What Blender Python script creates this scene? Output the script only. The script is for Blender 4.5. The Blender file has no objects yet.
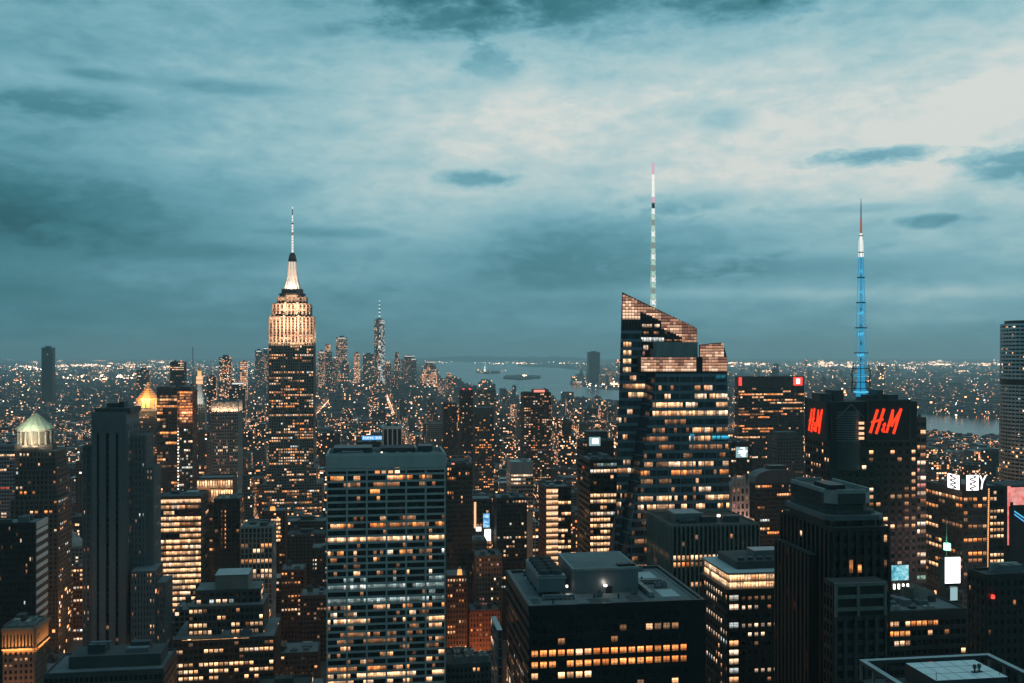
import bpy, math, random
import numpy as np
from mathutils import Vector, Matrix

R = math.radians
rng = random.Random(7)
scene = bpy.context.scene
COL = scene.collection
F, HZ, CZ = 970.0, 353.0, 255.0          # focal length in pixels, horizon row, height of the eye above the street
TH = R(8.3)                               # the street grid is turned this much from the view axis
CT, ST = math.cos(TH), math.sin(TH)

# ------------------------------------------------------------------ node helpers
def new_mat(name):
    m = bpy.data.materials.new(name); m.use_nodes = True
    nt = m.node_tree; nt.nodes.clear()
    out = nt.nodes.new('ShaderNodeOutputMaterial')
    return m, nt, out

class NG:
    """tiny helper that chains maths nodes"""
    def __init__(s, nt): s.nt = nt
    def n(s, t, **kw):
        x = s.nt.nodes.new(t)
        for k, v in kw.items(): setattr(x, k, v)
        return x
    def put(s, sock, v):
        if v is None: return
        if hasattr(v, 'links') or hasattr(v, 'is_output'): s.nt.links.new(v, sock)
        else: sock.default_value = v
    def m(s, op, a, b=None, c=None, clamp=False):
        x = s.n('ShaderNodeMath', operation=op); x.use_clamp = clamp
        s.put(x.inputs[0], a); s.put(x.inputs[1], b); s.put(x.inputs[2], c)
        return x.outputs[0]
    def vm(s, op, a, b=None, out=0):
        x = s.n('ShaderNodeVectorMath', operation=op)
        s.put(x.inputs[0], a); s.put(x.inputs[1], b)
        return x.outputs[out]
    def mix(s, f, a, b):
        x = s.n('ShaderNodeMix', data_type='RGBA')
        s.put(x.inputs[0], f); s.put(x.inputs[6], a); s.put(x.inputs[7], b)
        return x.outputs[2]
    def comb(s, x_, y_, z_):
        x = s.n('ShaderNodeCombineXYZ'); s.put(x.inputs[0], x_); s.put(x.inputs[1], y_); s.put(x.inputs[2], z_)
        return x.outputs[0]
    def ramp(s, f, stops, interp='LINEAR'):
        x = s.n('ShaderNodeValToRGB'); cr = x.color_ramp; cr.interpolation = interp
        while len(cr.elements) < len(stops): cr.elements.new(0.5)
        for e, (p, c) in zip(cr.elements, stops): e.position = p; e.color = (*c, 1) if len(c) == 3 else c
        s.put(x.inputs[0], f); return x.outputs[0]
    def noise(s, vec, scale, detail=4, rough=0.55, dist=0.0):
        x = s.n('ShaderNodeTexNoise'); s.put(x.inputs['Vector'], vec)
        x.inputs['Scale'].default_value = scale; x.inputs['Detail'].default_value = detail
        x.inputs['Roughness'].default_value = rough; x.inputs['Distortion'].default_value = dist
        return x.outputs[0]
    def white(s, vec):
        x = s.n('ShaderNodeTexWhiteNoise', noise_dimensions='3D'); s.put(x.inputs['Vector'], vec)
        return x.outputs['Value'], x.outputs['Color']

def c4(c): return (c[0], c[1], c[2], 1.0)

def principled(g, base, rough, metal=0.0, emis=None, estr=None, spec=0.5):
    b = g.n('ShaderNodeBsdfPrincipled')
    g.put(b.inputs['Base Color'], c4(base) if isinstance(base, tuple) else base)
    g.put(b.inputs['Roughness'], rough); b.inputs['Metallic'].default_value = metal
    b.inputs['Specular IOR Level'].default_value = spec
    if emis is not None:
        g.put(b.inputs['Emission Color'], c4(emis) if isinstance(emis, tuple) else emis)
        g.put(b.inputs['Emission Strength'], estr)
    return b

def mat_wall(name, col, rough=0.85, var=0.35, scale=0.15, metal=0.0, spec=0.4):
    m, nt, out = new_mat(name); g = NG(nt)
    tc = g.n('ShaderNodeTexCoord').outputs['Object']
    st = g.vm('MULTIPLY', tc, (1, 1, 0.25))                       # rain streaks run down the wall
    a = g.noise(st, scale, 6, 0.65); b = g.noise(tc, scale * 9, 3)
    f = g.m('ADD', g.m('MULTIPLY', a, 0.75), g.m('MULTIPLY', b, 0.25))
    lo = tuple(x * (1 - var) for x in col); hi = tuple(min(1, x * (1 + var)) for x in col)
    cc = g.ramp(f, [(0.28, lo), (0.72, hi)])
    oi = g.n('ShaderNodeObjectInfo').outputs['Random']
    b_ = principled(g, cc, g.m('ADD', rough - 0.08, g.m('MULTIPLY', b, 0.16)), metal, spec=spec)
    nt.links.new(b_.outputs[0], out.inputs[0]); return m

def mat_emit(name, col, strength, sample=False):
    m, nt, out = new_mat(name); g = NG(nt)
    e = g.n('ShaderNodeEmission'); e.inputs[0].default_value = c4(col); e.inputs[1].default_value = strength
    nt.links.new(e.outputs[0], out.inputs[0])
    m.cycles.emission_sampling = 'FRONT' if sample else 'NONE'
    return m

def mat_pane(name, col, strength, col2=None, vary=1.0):
    """a lit window: ceiling light strongest near the top, blinds at different heights, furniture in the lower part, a mullion"""
    m, nt, out = new_mat(name); g = NG(nt)
    uv = g.n('ShaderNodeUVMap').outputs[0]
    sx = g.n('ShaderNodeSeparateXYZ'); g.put(sx.inputs[0], uv)
    u, v = sx.outputs[0], sx.outputs[1]
    rr = g.m('ADD', g.m('MULTIPLY', g.n('ShaderNodeObjectInfo').outputs['Random'], 7.31), g.n('ShaderNodeNewGeometry').outputs['Random Per Island'])
    w1, wc = g.white(g.comb(rr, 1.7, 3.1)); w2, _ = g.white(g.comb(rr, 5.2, 0.3))
    p = g.comb(g.m('ADD', u, g.m('MULTIPLY', w1, 40)), g.m('ADD', v, g.m('MULTIPLY', w2, 40)), 0.0)
    nz = g.noise(p, 3.0, 3, 0.6)
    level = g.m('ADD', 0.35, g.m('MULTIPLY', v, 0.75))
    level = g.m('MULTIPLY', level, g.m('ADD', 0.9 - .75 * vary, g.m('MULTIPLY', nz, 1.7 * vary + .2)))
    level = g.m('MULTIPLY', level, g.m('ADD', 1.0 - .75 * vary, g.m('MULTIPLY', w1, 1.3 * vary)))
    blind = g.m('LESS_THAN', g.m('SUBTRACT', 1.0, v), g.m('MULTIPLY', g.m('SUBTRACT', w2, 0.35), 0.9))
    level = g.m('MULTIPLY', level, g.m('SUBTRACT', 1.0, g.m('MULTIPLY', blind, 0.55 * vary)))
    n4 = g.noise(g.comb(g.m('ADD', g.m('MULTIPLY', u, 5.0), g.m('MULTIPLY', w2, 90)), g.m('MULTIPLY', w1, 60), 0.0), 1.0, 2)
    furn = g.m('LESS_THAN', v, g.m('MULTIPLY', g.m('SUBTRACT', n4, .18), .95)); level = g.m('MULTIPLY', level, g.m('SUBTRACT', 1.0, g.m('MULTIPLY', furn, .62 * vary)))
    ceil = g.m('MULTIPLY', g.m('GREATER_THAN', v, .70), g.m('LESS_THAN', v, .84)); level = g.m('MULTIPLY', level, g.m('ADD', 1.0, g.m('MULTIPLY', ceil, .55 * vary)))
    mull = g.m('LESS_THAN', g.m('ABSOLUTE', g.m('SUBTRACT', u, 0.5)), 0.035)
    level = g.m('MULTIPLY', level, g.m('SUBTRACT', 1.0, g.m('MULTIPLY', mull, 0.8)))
    c = g.mix(w2, c4(col), c4(col2 or col))
    b = principled(g, (0.02, 0.022, 0.024), 0.12, emis=c, estr=g.m('MULTIPLY', level, strength))
    nt.links.new(b.outputs[0], out.inputs[0]); m.cycles.emission_sampling = 'NONE'
    return m

def mat_glass(name, col=(0.012, 0.016, 0.018), rough=0.12, spec=0.5):
    m, nt, out = new_mat(name); g = NG(nt)
    rr = g.m('ADD', g.m('MULTIPLY', g.n('ShaderNodeObjectInfo').outputs['Random'], 7.31), g.n('ShaderNodeNewGeometry').outputs['Random Per Island'])
    w, _ = g.white(g.comb(rr, 2.2, 0.4))
    cc = g.mix(w, c4(tuple(x * 0.5 for x in col)), c4(tuple(x * 1.8 for x in col)))
    b = principled(g, cc, g.m('ADD', rough * 0.6, g.m('MULTIPLY', w, rough)), spec=spec)
    nt.links.new(b.outputs[0], out.inputs[0]); return m

def mat_city(name, wall, bay=3.4, fl=3.6, p=0.18, strength=2.2, wu=0.30, wz=0.28, rowvar=0.6, cols=None, spread=0.5):
    """wall with a grid of windows; some of them lit. Works in metres of the object's own space."""
    m, nt, out = new_mat(name); g = NG(nt)
    tc = g.n('ShaderNodeTexCoord')
    so = g.n('ShaderNodeSeparateXYZ'); g.put(so.inputs[0], tc.outputs['Object'])
    sn = g.n('ShaderNodeSeparateXYZ'); g.put(sn.inputs[0], tc.outputs['Normal'])
    side = g.m('GREATER_THAN', g.m('ABSOLUTE', sn.outputs[0]), 0.6)
    u = g.m('ADD', g.m('MULTIPLY', so.outputs[1], side), g.m('MULTIPLY', so.outputs[0], g.m('SUBTRACT', 1.0, side)))
    vert = g.m('LESS_THAN', g.m('ABSOLUTE', sn.outputs[2]), 0.5)
    isl = g.m('ADD', g.n('ShaderNodeNewGeometry').outputs['Random Per Island'], g.m('MULTIPLY', g.n('ShaderNodeObjectInfo').outputs['Random'], 3.7))
    isl = g.m('FRACT', isl)
    # bay widths differ from building to building
    bb = g.m('MULTIPLY', bay, g.m('ADD', 1.0 - spread * 0.5, g.m('MULTIPLY', isl, spread)))
    cu = g.m('DIVIDE', u, bb); cz = g.m('DIVIDE', so.outputs[2], fl)
    iu, iz = g.m('FLOOR', cu), g.m('FLOOR', cz)
    fu, fz = g.m('FRACT', cu), g.m('FRACT', cz)
    mask = g.m('MULTIPLY', g.m('MULTIPLY', g.m('GREATER_THAN', fu, wu / 2), g.m('LESS_THAN', fu, 1 - wu / 2)),
               g.m('MULTIPLY', g.m('GREATER_THAN', fz, wz), g.m('LESS_THAN', fz, 0.9)))
    mask = g.m('MULTIPLY', mask, vert)
    key = g.m('ADD', g.m('MULTIPLY', isl, 977.0), g.m('MULTIPLY', side, 31.0))
    r1, rc = g.white(g.comb(iu, iz, key))
    r2, _ = g.white(g.comb(iz, key, 4.4))
    r3, _ = g.white(g.comb(key, 9.1, 2.0))
    r4, _ = g.white(g.comb(g.m('FLOOR', g.m('DIVIDE', iu, 3.0)), iz, g.m('ADD', key, 5.0)))
    pp = g.m('MULTIPLY', p, g.m('ADD', 0.2, g.m('MULTIPLY', g.m('POWER', r3, 2.0), 2.4)))
    pp = g.m('MULTIPLY', pp, g.m('ADD', 1.0 - rowvar, g.m('MULTIPLY', g.m('MULTIPLY', r2, r4), rowvar * 4)))
    lit = g.m('MULTIPLY', g.m('LESS_THAN', r1, pp), mask)
    sc = g.n('ShaderNodeSeparateColor'); g.put(sc.inputs[0], rc)
    cc = g.ramp(sc.outputs[1], cols or [(0.0, (1.0, 0.26, 0.07)), (0.35, (1.0, 0.42, 0.16)), (0.7, (1.0, 0.58, 0.32)), (0.93, (1.0, 0.78, 0.6)), (0.97, (0.75, 0.95, 1.0)), (1.0, (1.0, 0.22, 0.12))])
    es = g.m('MULTIPLY', lit, g.m('MULTIPLY', strength, g.m('ADD', 0.25, g.m('MULTIPLY', sc.outputs[2], 1.2))))
    nz = g.noise(g.vm('MULTIPLY', tc.outputs['Object'], (1, 1, 0.3)), 0.12, 4)
    wv = g.m('ADD', 0.55, g.m('ADD', g.m('MULTIPLY', nz, 0.5), g.m('MULTIPLY', r3, 0.55)))
    wc = g.vm('SCALE', tuple(wall)); wn = wc.node; g.put(wn.inputs[3], wv)
    base = g.mix(mask, wc, (0.012, 0.015, 0.017, 1))
    rough = g.m('SUBTRACT', 0.85, g.m('MULTIPLY', mask, 0.68))
    b = principled(g, base, rough, emis=cc, estr=es, spec=0.4)
    nt.links.new(b.outputs[0], out.inputs[0]); m.cycles.emission_sampling = 'NONE'
    return m

# ------------------------------------------------------------------ mesh builder
class MB:
    def __init__(s): s.v = []; s.f = []; s.mi = []; s.mats = []; s.uv = []
    def mat(s, m):
        if m not in s.mats: s.mats.append(m)
        return s.mats.index(m)
    def poly(s, pts, m, uv=None):
        b = len(s.v); s.v.extend(tuple(p) for p in pts); s.f.append(tuple(range(b, b + len(pts)))); s.mi.append(s.mat(m))
        s.uv.append(uv or [(0, 0)] * len(pts))
    def box(s, x0, x1, y0, y1, z0, z1, m, bottom=False, top=None):
        if x1 < x0: x0, x1 = x1, x0
        if y1 < y0: y0, y1 = y1, y0
        b = len(s.v); k = s.mat(m)
        s.v += [(x0, y0, z0), (x1, y0, z0), (x1, y1, z0), (x0, y1, z0), (x0, y0, z1), (x1, y0, z1), (x1, y1, z1), (x0, y1, z1)]
        fs = [(0, 1, 5, 4), (1, 2, 6, 5), (2, 3, 7, 6), (3, 0, 4, 7), (4, 5, 6, 7)]
        if bottom: fs.append((3, 2, 1, 0))
        for i, f in enumerate(fs):
            s.f.append(tuple(b + q for q in f)); s.mi.append(s.mat(top) if (i == 4 and top) else k); s.uv.append([(0, 0)] * 4)
    def prism(s, poly, z0, z1, m, top=None):
        """poly counter-clockwise seen from above; z1 a number or one per corner"""
        n = len(poly); b = len(s.v); k = s.mat(m)
        zt = z1 if isinstance(z1, (list, tuple)) else [z1] * n
        zb = z0 if isinstance(z0, (list, tuple)) else [z0] * n
        s.v += [(p[0], p[1], zb[i]) for i, p in enumerate(poly)] + [(p[0], p[1], zt[i]) for i, p in enumerate(poly)]
        for i in range(n):
            j = (i + 1) % n; s.f.append((b + i, b + j, b + n + j, b + n + i)); s.mi.append(k); s.uv.append([(0, 0)] * 4)
        s.f.append(tuple(b + n + i for i in range(n))); s.mi.append(s.mat(top) if top else k); s.uv.append([(0, 0)] * n)
    def frustum(s, cx, cy, r0, r1, z0, z1, m, n=8, rot=0.0, top=None):
        b = len(s.v); k = s.mat(m)
        for r, z in ((r0, z0), (r1, z1)):
            for i in range(n):
                a = rot + 2 * math.pi * i / n; s.v.append((cx + r * math.cos(a), cy + r * math.sin(a), z))
        for i in range(n):
            j = (i + 1) % n; s.f.append((b + i, b + j, b + n + j, b + n + i)); s.mi.append(k); s.uv.append([(0, 0)] * 4)
        s.f.append(tuple(b + n + i for i in range(n))); s.mi.append(s.mat(top) if top else k); s.uv.append([(0, 0)] * n)
    def bar(s, p, q, r, m, n=4):
        p, q = Vector(p), Vector(q); d = (q - p)
        if d.length < 1e-6: return
        d.normalize(); a = d.cross(Vector((0, 0, 1)) if abs(d.z) < 0.9 else Vector((1, 0, 0))).normalized(); c = d.cross(a)
        b = len(s.v); k = s.mat(m)
        for o in (p, q):
            for i in range(n):
                t = 2 * math.pi * (i + 0.5) / n; s.v.append(tuple(o + a * (r * math.cos(t)) + c * (r * math.sin(t))))
        for i in range(n):
            j = (i + 1) % n; s.f.append((b + i, b + j, b + n + j, b + n + i)); s.mi.append(k); s.uv.append([(0, 0)] * 4)
        s.f.append(tuple(b + i for i in range(n))[::-1]); s.mi.append(k); s.uv.append([(0, 0)] * n)
        s.f.append(tuple(b + n + i for i in range(n))); s.mi.append(k); s.uv.append([(0, 0)] * n)
    def build(s, name, parent=None, loc=None, rot=None):
        if not s.v: return None
        me = bpy.data.meshes.new(name); me.from_pydata(s.v, [], s.f); 
        for m in s.mats: me.materials.append(m)
        me.polygons.foreach_set('material_index', s.mi)
        ul = me.uv_layers.new(name='UVMap')
        ul.data.foreach_set('uv', [c for f in s.uv for q in f for c in q])
        me.update()
        o = bpy.data.objects.new(name, me); COL.objects.link(o)
        if parent: o.parent = parent
        if loc is not None: o.location = loc
        if rot is not None: o.rotation_euler = rot
        return o

def tag(o, label, cat, group=None):
    o['label'] = label; o['category'] = cat
    if group: o['group'] = group
    return o
def kind(o, k): o['kind'] = k; return o
def empty(name, loc, rz=TH):
    o = bpy.data.objects.new(name, None); COL.objects.link(o); o.location = loc; o.rotation_euler = (0, 0, rz); o.empty_display_size = 5
    return o
def gpt(px, py):
    """the point of the street level that lies along a pixel's ray"""
    Y = CZ * F / (py - HZ); return ((px - 512) / F * Y, Y)
def world(a, b): return (a * CT - b * ST, a * ST + b * CT)
def grid(x, y): return (x * CT + y * ST, -x * ST + y * CT)

# ------------------------------------------------------------------ materials
M = {}
M['stone'] = mat_wall('limestone', (0.17, 0.1615, 0.1445)); M['stone_dk'] = mat_wall('soot_stone', (0.0595, 0.0574, 0.0546))
M['travertine'] = mat_wall('travertine', (0.391, 0.391, 0.374), 0.7, 0.2, 0.08)
M['crown_hi'] = mat_pane('bright_crown_glass', (1.0, 0.56, 0.34), 1.6, (1.0, 0.68, 0.48), vary=.25)
M['crown_dim'] = mat_pane('faint_crown_glass', (0.9, 0.36, 0.22), 0.36, (0.9, 0.48, 0.34), vary=.4)
M['mirror_steel'] = mat_wall('polished_steel', (0.62, 0.64, 0.64), 0.28, 0.1, metal=1.0)
M['black'] = mat_wall('fan_opening', (0.006, 0.006, 0.007), .8, .2)
M['stone_blush'] = mat_wall('blush_stone', (0.34, 0.27, 0.24))
M['concrete_dk'] = mat_wall('dull_concrete', (0.125, 0.128, 0.13), 0.85, 0.25, 0.1)
M['stone_warm'] = mat_wall('warm_stone', (0.1785, 0.1318, 0.102))
M['blue_refl'] = mat_pane('screen_reflection_blue', (0.04, 0.40, 0.60), 0.8)
M['skylight'] = mat_wall('pale_roof_deck', (0.62, 0.66, 0.67), 0.55, 0.12, .2)
M['tower_face'] = mat_glass('sky_mirror_glass', (0.25, 0.24, 0.22), 0.2, 0.9)
M['stone_pale'] = mat_wall('pale_stone', (0.24, 0.24, 0.228), 0.8, 0.25)
M['brick'] = mat_wall('brown_brick', (0.0825, 0.045, 0.03375)); M['brick_red'] = mat_wall('red_brick', (0.12, 0.0465, 0.03375))
M['dark'] = mat_wall('black_metal', (0.0128, 0.0136, 0.0144), 0.5, 0.3); M['dark_brown'] = mat_wall('dark_granite', (0.0315, 0.024, 0.021), 0.6)
M['concrete'] = mat_wall('concrete', (0.26, 0.26, 0.25)); M['white'] = mat_wall('white_panel', (0.55, 0.54, 0.52), 0.6, 0.15)
M['roof'] = mat_wall('roof_membrane', (0.13, 0.14, 0.145), 0.9, 0.35, 0.06); M['roof_dk'] = mat_wall('tar_roof', (0.05, 0.052, 0.055), 0.9, 0.4, 0.08)
M['roof_pale'] = mat_wall('pale_roof_coating', (0.36, 0.38, 0.385), 0.8, 0.25, 0.07)
M['steel'] = mat_wall('steel', (0.22, 0.23, 0.24), 0.4, 0.2, metal=0.6); M['steel_dk'] = mat_wall('dark_steel', (0.048, 0.052, 0.056), 0.5, 0.3)
M['bluegrey'] = mat_wall('blue_grey_spandrel', (0.13, 0.17, 0.20), 0.35, 0.25, spec=0.6)
M['copper'] = mat_wall('green_copper', (0.36, 0.38, 0.29), 0.6); M['gold'] = mat_wall('gilded_tiles', (0.72, 0.36, 0.13), 0.45, 0.2)
M['tank'] = mat_wall('tank_wood', (0.10, 0.065, 0.04))
M['glass'] = mat_glass('dark_window'); M['glass_blue'] = mat_glass('blue_window', (0.03, 0.045, 0.055), 0.1, 0.7)
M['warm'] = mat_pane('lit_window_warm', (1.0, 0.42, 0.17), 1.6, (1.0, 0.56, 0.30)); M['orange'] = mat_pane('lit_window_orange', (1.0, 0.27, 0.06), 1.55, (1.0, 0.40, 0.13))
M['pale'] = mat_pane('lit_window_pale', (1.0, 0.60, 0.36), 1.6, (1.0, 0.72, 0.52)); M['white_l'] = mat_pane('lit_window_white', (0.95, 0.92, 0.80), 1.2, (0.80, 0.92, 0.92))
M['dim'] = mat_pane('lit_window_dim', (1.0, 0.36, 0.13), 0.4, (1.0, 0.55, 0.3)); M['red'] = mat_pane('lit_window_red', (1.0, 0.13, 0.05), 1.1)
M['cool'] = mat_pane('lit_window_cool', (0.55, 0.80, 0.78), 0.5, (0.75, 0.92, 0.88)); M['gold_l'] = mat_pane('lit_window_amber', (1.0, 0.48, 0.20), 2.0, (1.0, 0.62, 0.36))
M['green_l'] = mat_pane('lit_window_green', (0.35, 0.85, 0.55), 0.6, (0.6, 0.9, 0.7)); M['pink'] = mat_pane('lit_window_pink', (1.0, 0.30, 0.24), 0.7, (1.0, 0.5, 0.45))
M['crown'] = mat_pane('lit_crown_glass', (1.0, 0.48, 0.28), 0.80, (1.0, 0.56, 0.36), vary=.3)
def mat_screen(name, a, b, c, strength, scale):
    m, nt, out = new_mat(name); g = NG(nt); tc = g.n('ShaderNodeTexCoord').outputs['Object']
    n1 = g.noise(tc, scale, 3, .5, .6); n2 = g.noise(tc, scale * 3.1, 2)
    e = g.n('ShaderNodeEmission'); g.put(e.inputs[0], g.ramp(n1, [(.32, a), (.5, b), (.66, c)])); g.put(e.inputs[1], g.m('MULTIPLY', g.m('ADD', .4, g.m('MULTIPLY', n2, 1.2)), strength))
    nt.links.new(e.outputs[0], out.inputs[0]); m.cycles.emission_sampling = 'NONE'; return m
CITY = {
 'brick': mat_city('city_brick', (0.072, 0.0504, 0.0432), 3.2, 3.4, 0.17),
 'stone': mat_city('city_stone', (0.1224, 0.1224, 0.1188), 3.4, 3.6, 0.15),
 'dark':  mat_city('city_dark', (0.0252, 0.02592, 0.02736), 2.6, 3.7, 0.19, wu=0.14),
 'pale':  mat_city('city_pale', (0.1728, 0.1764, 0.1728), 3.6, 3.5, 0.13),
 'glass': mat_city('city_glass', (0.0324, 0.0432, 0.04896), 2.2, 3.9, 0.23, wu=0.10, wz=0.22, rowvar=0.95),
}
CITY_OFF = mat_city('city_unlit', (0.036, 0.036, 0.036), 3.2, 3.7, 0.10)
DTLIT = mat_city('city_bright', (0.22, 0.17, 0.15), 8.0, 9.0, 0.55, 1.6, rowvar=.5)
DTWHITE = mat_city('city_sky_sheen', (0.22, 0.22, 0.22), 6.0, 8.0, 0.9, 0.75, rowvar=.1, wu=.08, wz=.1, cols=[(0, (.95, .80, .62)), (.5, (1, .92, .80)), (1, (.80, .92, .95))])  # white window glow painted in for bright sky mirrored by the glass
MONO = mat_city('city_monolith', (0.03, 0.036, 0.04), 6, 5, 0.015, 1.0)
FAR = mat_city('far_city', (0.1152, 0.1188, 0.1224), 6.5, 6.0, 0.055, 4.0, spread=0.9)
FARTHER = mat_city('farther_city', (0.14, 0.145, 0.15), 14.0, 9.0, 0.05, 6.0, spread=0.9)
PAL = {'mix': ['warm'] * 6 + ['orange'] * 3 + ['pale'] * 3 + ['dim'] * 3 + ['white_l'], 'orange': ['orange'] * 6 + ['warm'] * 4 + ['dim'] * 2, 'amber': ['orange'] * 7 + ['gold_l'] * 2,
       'warm': ['warm'] * 6 + ['pale'] * 3 + ['dim'] * 2, 'pale': ['pale'] * 6 + ['warm'] * 2 + ['white_l'] * 2, 'cool': ['cool'] * 5 + ['white_l'],
       'gold': ['gold_l'] * 6 + ['warm', 'pale'], 'crown': ['crown'], 'white': ['white_l'] * 5 + ['pale'] * 4, 'dim': ['dim'] * 5 + ['warm'],
       'brown': ['orange', 'dim', 'dim', 'warm'], 'green': ['green_l'] * 4 + ['white_l'] * 2, 'pink': ['pink'] * 3 + ['dim'] * 2 + ['pale'], 'red': ['red']}

def lit_rows(p, pal='mix', run=3.0, rowvar=0.9, rows=None, dimp=0.0):
    """returns f(nf, nb) -> table of material keys; row 0 is the TOP row. rows: {row: (p, palette)} overrides"""
    rows = rows or {}
    def f(nf, nb):
        T = []
        for r in range(nf):
            if r in rows: q, pl = rows[r]
            else: q, pl = p * max(0.0, (1 - rowvar) + rowvar * rng.choice((0, 0.3, 0.6, 1.0, 1.4, 2.2))), pal
            q = min(q, 0.995); row = []; on = rng.random() < q; key = rng.choice(PAL[pl])
            for c in range(nb):
                if rng.random() < 1.0 / run: on = rng.random() < q; key = rng.choice(PAL[pl])
                elif rng.random() < .3: key = rng.choice(PAL[pl])
                row.append(key if on else ('dim' if rng.random() < .02 + q * .08 else None))
            T.append(row)
        return T
    return f

_QUAD = {}
def quad_mesh(key):
    """one pane, 1 x 1 m, in the xz plane and facing -y"""
    if key not in _QUAD:
        me = bpy.data.meshes.new('window'); me.from_pydata([(-.5, 0, -.5), (.5, 0, -.5), (.5, 0, .5), (-.5, 0, .5)], [], [(0, 1, 2, 3)])
        me.materials.append(M[key]); ul = me.uv_layers.new(name='UVMap')
        for i, q in enumerate([(0, 0), (1, 0), (1, 1), (0, 1)]): ul.data[i].uv = q
        _QUAD[key] = me
    return _QUAD[key]

HERO = []      # footprints in grid coordinates and what they cover in the view, so that the ordinary blocks keep clear
class Bld:
    """a building placed by the columns its street face spans and its distance; local x along the face, y away from the eye, z up"""
    def __init__(s, name, label, cat, xl, xr, Y, group=None, maxwin=100, D=30, ybot=683, yt=None, xmin=None, xmax=None):
        kl, kr = (xl - 512) / F, (xr - 512) / F
        s.L = (kl * Y, Y); s.Y = Y; s.k = F / Y
        s.W = (kr * Y - s.L[0]) / (CT - kr * ST); s.D = D
        s.root = empty(name, (s.L[0], s.L[1], 0)); tag(s.root, label, cat, group)
        s.wall = MB(); s.roofmb = MB(); s.wins = []; s.maxwin = maxwin
        s.ax, s.by = grid(*s.L)
        HERO.append((s.ax, s.ax + s.W, s.by, s.by + D, min(xl, xmin or xl), max(xr, xmax or xr), Y, ybot))
    def x(s, px, y=0.0):
        k = (px - 512) / F
        return (k * (s.Y + y * CT) - s.L[0] + y * ST) / (CT - k * ST)
    def z(s, py, y=0.0, x=0.0): return CZ - (py - HZ) / F * (s.Y + y * CT + x * ST)
    def core(s, x0, x1, y0, y1, z0, z1, m=None, top=None):
        s.wall.box(x0, x1, y0, y1, z0, z1, m or CITY_OFF, top=top or M['roof_dk'])
    def P(s, side, u, z, d, off):
        return {'f': (u, off - d, z), 'b': (u, off + d, z), 'l': (off - d, u, z), 'r': (off + d, u, z)}[side]
    def fbox(s, side, off, u0, u1, z0, z1, d0, d1, m, mb=None):
        a, b = s.P(side, u0, z0, d0, off), s.P(side, u1, z1, d1, off)
        (mb or s.wall).box(a[0], b[0], a[1], b[1], min(z0, z1), max(z0, z1), m, bottom=True)
    def pane(s, side, off, u0, u1, z0, z1, key): s.wins.append((side, off, u0, u1, z0, z1, key or 'glass'))
    def face(s, side, off, u0, u1, z0, z1, nb, fh, pier=(0.6, 0.45), span=(1.3, 0.3), lit=None, wm='stone', sm=None, glass='glass', end=None, ph=0.0):
        """piers and spandrels stand proud of the core; the openings between them hold the panes"""
        nf = max(1, int(round((z1 - z0) / fh))); fh = (z1 - z0) / nf; bw = (u1 - u0) / nb
        W, S = M[wm], M[sm or wm]
        T = lit(nf, nb) if lit else [[None] * nb for _ in range(nf)]
        for c in range(nb + 1):
            w = pier[0] if 0 < c < nb else (end or pier[0] * 1.3)
            a, b = u0 + c * bw - w / 2, u0 + c * bw + w / 2
            if c == 0: a = u0; b = u0 + w / 2
            if c == nb: b = u1; a = u1 - w / 2
            s.fbox(side, off, a, b, z0, z1 + ph, 0.0, pier[1], W)
        for r in range(nf + 1):
            zt = z1 - r * fh
            a, b = zt - span[0], zt
            if r == nf: a, b = z0, z0 + 0.05
            s.fbox(side, off, u0 + 0.01, u1 - 0.01, a, b, 0.0, span[1], S)
        for r in range(nf):
            for c in range(nb):
                w = pier[0] / 2
                s.pane(side, off, u0 + c * bw + w, u0 + (c + 1) * bw - w, z1 - (r + 1) * fh, z1 - r * fh - span[0], T[r][c] or glass)
        return nf
    def roof(s, x0, x1, y0, y1, z, m='roof', par=1.0, pw=0.5, pm='stone_dk'):
        """parapet and roof surface"""
        for a in ((x0, x1, y0, y0 + pw), (x0, x1, y1 - pw, y1), (x0, x0 + pw, y0 + pw, y1 - pw), (x1 - pw, x1, y0 + pw, y1 - pw)):
            s.wall.box(a[0], a[1], a[2], a[3], z - 0.3, z + par, M[pm], bottom=True)
        s.roofmb.poly([(x0 + pw, y0 + pw, z + .02), (x1 - pw, y0 + pw, z + .02), (x1 - pw, y1 - pw, z + .02), (x0 + pw, y1 - pw, z + .02)], M[m])
    def part(s, name, mb): return mb.build(name, s.root)
    def unit(s, name, x0, x1, y0, y1, z0, z1, m='steel_dk', top=None):
        q = MB(); q.box(x0, x1, y0, y1, z0, z1, M[m], bottom=True, top=M[top] if top else None); return q.build(name, s.root)
    def tank(s, x, y, z, r=2.2, h=4.0):
        q = MB(); q.frustum(x, y, r, r * 0.96, z + 2.5, z + 2.5 + h, M['tank'], 12); q.frustum(x, y, r * 1.08, 0.05, z + 2.5 + h, z + 4.2 + h, M['roof_dk'], 12)
        for dx, dy in ((-1, -1), (1, -1), (1, 1), (-1, 1)): q.bar((x + dx * r * .6, y + dy * r * .6, z), (x + dx * r * .6, y + dy * r * .6, z + 2.6), 0.15, M['steel_dk'])
        return q.build('water_tank', s.root)
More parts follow.
